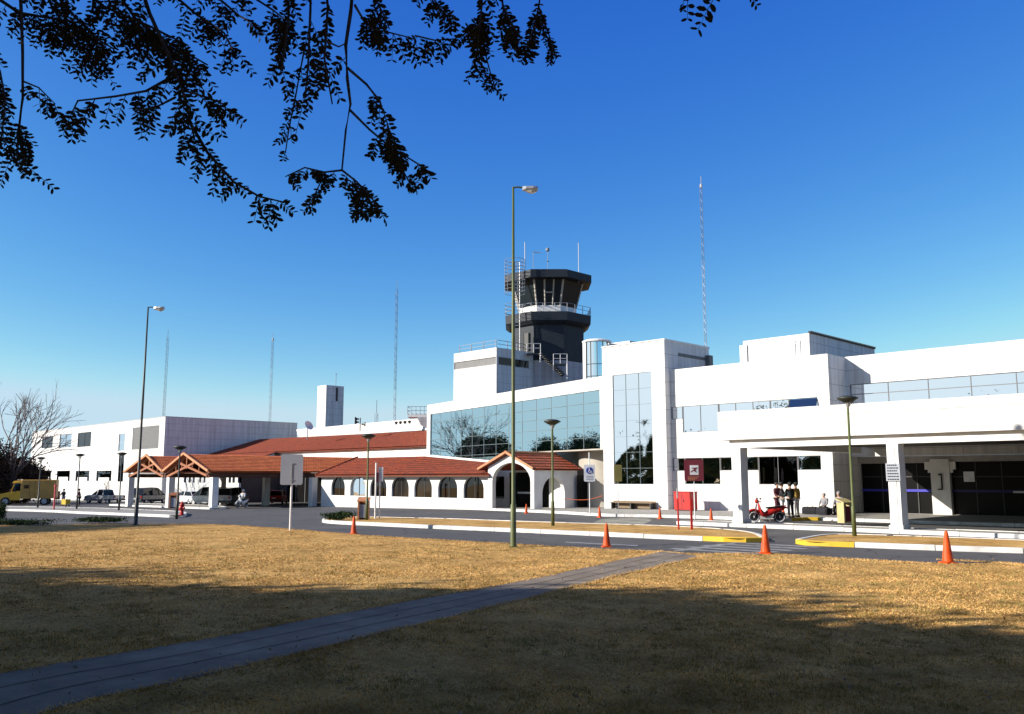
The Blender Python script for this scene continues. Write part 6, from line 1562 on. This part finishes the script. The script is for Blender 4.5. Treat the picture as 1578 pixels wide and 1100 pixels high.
# ------------------------------------------------------------------ grass blades on the near lawn (stuff)
def in_poly(x, y, poly):
    r = np.zeros(len(x), bool); j = len(poly) - 1
    for i in range(len(poly)):
        xi, yi = poly[i]; xj, yj = poly[j]
        cnd = ((yi > y) != (yj > y)) & (x < (xj - xi) * (y - yi) / (yj - yi + 1e-12) + xi); r ^= cnd; j = i
    return r
N = 620000
u_ = rng.random(N); d_ = 6.3 + 37 * u_ ** 1.9; lat_ = (rng.random(N) * 2 - 1) * (d_ * .60 + .5)
x_ = (lat_ - d_) * math.sqrt(.5); y_ = (lat_ + d_) * math.sqrt(.5)
road_poly = [tuple(p) for p in lawn_edge] + [(60, 46), (60, 120), (-200, 120)]; path_poly = [tuple(p) for p in pa] + [tuple(p) for p in reversed(pb)]
ok = ~in_poly(x_, y_, road_poly) & ~in_poly(x_, y_, path_poly); x_, y_, d_ = x_[ok], y_[ok], d_[ok]; n = len(x_)
hgt = rng.uniform(.006, .026, n) * (1 + .5 * np.sin(x_ * 1.3 + 2 * np.sin(y_ * .9)) * np.sin(y_ * 1.7)) * np.clip(1.25 - d_ / 48, .3, 1); wd_ = rng.uniform(.003, .006, n) * (1 + d_ / 12)
an_ = rng.random(n) * 2 * np.pi; le = rng.normal(size=(n, 2)) * .035
z_ = -.0105 * np.maximum(0, -x_ - 33)
a = np.stack([x_ - np.cos(an_) * wd_, y_ - np.sin(an_) * wd_, z_], 1); bq = np.stack([x_ + np.cos(an_) * wd_, y_ + np.sin(an_) * wd_, z_], 1); cq = np.stack([x_ + le[:, 0], y_ + le[:, 1], z_ + hgt], 1)
o = np_mesh('grass', np.stack([a, bq, cq], 1).reshape(-1, 3), 3, 'straw'); tag(o, 'short dry yellow grass of the lawn', 'grass', kind='stuff')
# grass creeping over the edges of the path and the road
el = []
for line in (pa, pb, lawn_edge):
    for i in range(len(line) - 1):
        m_ = int((line[i + 1] - line[i]).length * 260)
        if m_ > 6000: continue
        t_ = rng.random(m_)[:, None]; el.append(np.array(line[i]) * (1 - t_) + np.array(line[i + 1]) * t_)
el = np.concatenate(el); el = el + np.sin(el[:, ::-1] * 2.3) * .05 + rng.normal(size=el.shape) * .055; n = len(el)
an_ = rng.random(n) * 2 * np.pi; hgt = rng.uniform(.015, .05, n); le = rng.normal(size=(n, 2)) * .04; zz_ = -.0105 * np.maximum(0, -el[:, 0] - 33)
a = np.stack([el[:, 0] - np.cos(an_) * .008, el[:, 1] - np.sin(an_) * .008, zz_], 1); bq = np.stack([el[:, 0] + np.cos(an_) * .008, el[:, 1] + np.sin(an_) * .008, zz_], 1); cq = np.stack([el[:, 0] + le[:, 0], el[:, 1] + le[:, 1], zz_ + hgt], 1)
o = np_mesh('edge_grass', np.stack([a, bq, cq], 1).reshape(-1, 3), 3, 'straw'); tag(o, 'ragged dry grass along the edges of the path and lawn', 'grass', kind='stuff')
# coarser tufts, half green
N = 5200; d_ = 6.5 + 22 * rng.random(N) ** 1.3; lat_ = rng.uniform(-1, 1, N) * (d_ * .6 + .5)
tx_ = (lat_ - d_) * math.sqrt(.5); ty_ = (lat_ + d_) * math.sqrt(.5)
ok = ~in_poly(tx_, ty_, road_poly) & ~in_poly(tx_, ty_, path_poly) & (np.sin(tx_ * .9 + 3 * np.sin(ty_ * .5)) * np.sin(ty_ * 1.1) > -.25); tx_, ty_ = np.repeat(tx_[ok], 14), np.repeat(ty_[ok], 14); n = len(tx_)
tx_ = tx_ + rng.normal(size=n) * .05; ty_ = ty_ + rng.normal(size=n) * .05; an_ = rng.random(n) * 2 * np.pi; hgt = rng.uniform(.02, .07, n); le = rng.normal(size=(n, 2)) * .03
a = np.stack([tx_ - np.cos(an_) * .005, ty_ - np.sin(an_) * .005, tx_ * 0], 1); bq = np.stack([tx_ + np.cos(an_) * .005, ty_ + np.sin(an_) * .005, tx_ * 0], 1); cq = np.stack([tx_ + le[:, 0], ty_ + le[:, 1], hgt], 1)
for q in (a, bq, cq): q[:, 2] -= .0105 * np.maximum(0, -q[:, 0] - 33)
o = np_mesh('grass_tufts', np.stack([a, bq, cq], 1).reshape(-1, 3), 3, 'tuft'); tag(o, 'coarser greenish grass tufts in the dry lawn', 'grass', kind='stuff')
# fallen leaves and litter on the path and lawn
N = 500; d_ = rng.uniform(7, 24, N); lat_ = rng.uniform(-1, 1, N) * d_ * .55
c = np.stack([(lat_ - d_) * math.sqrt(.5), (lat_ + d_) * math.sqrt(.5), np.full(N, .03)], 1)
q = leaf_quads(c, .035); q[:, 2] = np.clip(q[:, 2], .022, .05)
o = np_mesh('fallen_leaves', q, 4, 'bench_wood'); tag(o, 'small dry leaves scattered on the lawn and path', 'leaves', kind='stuff')
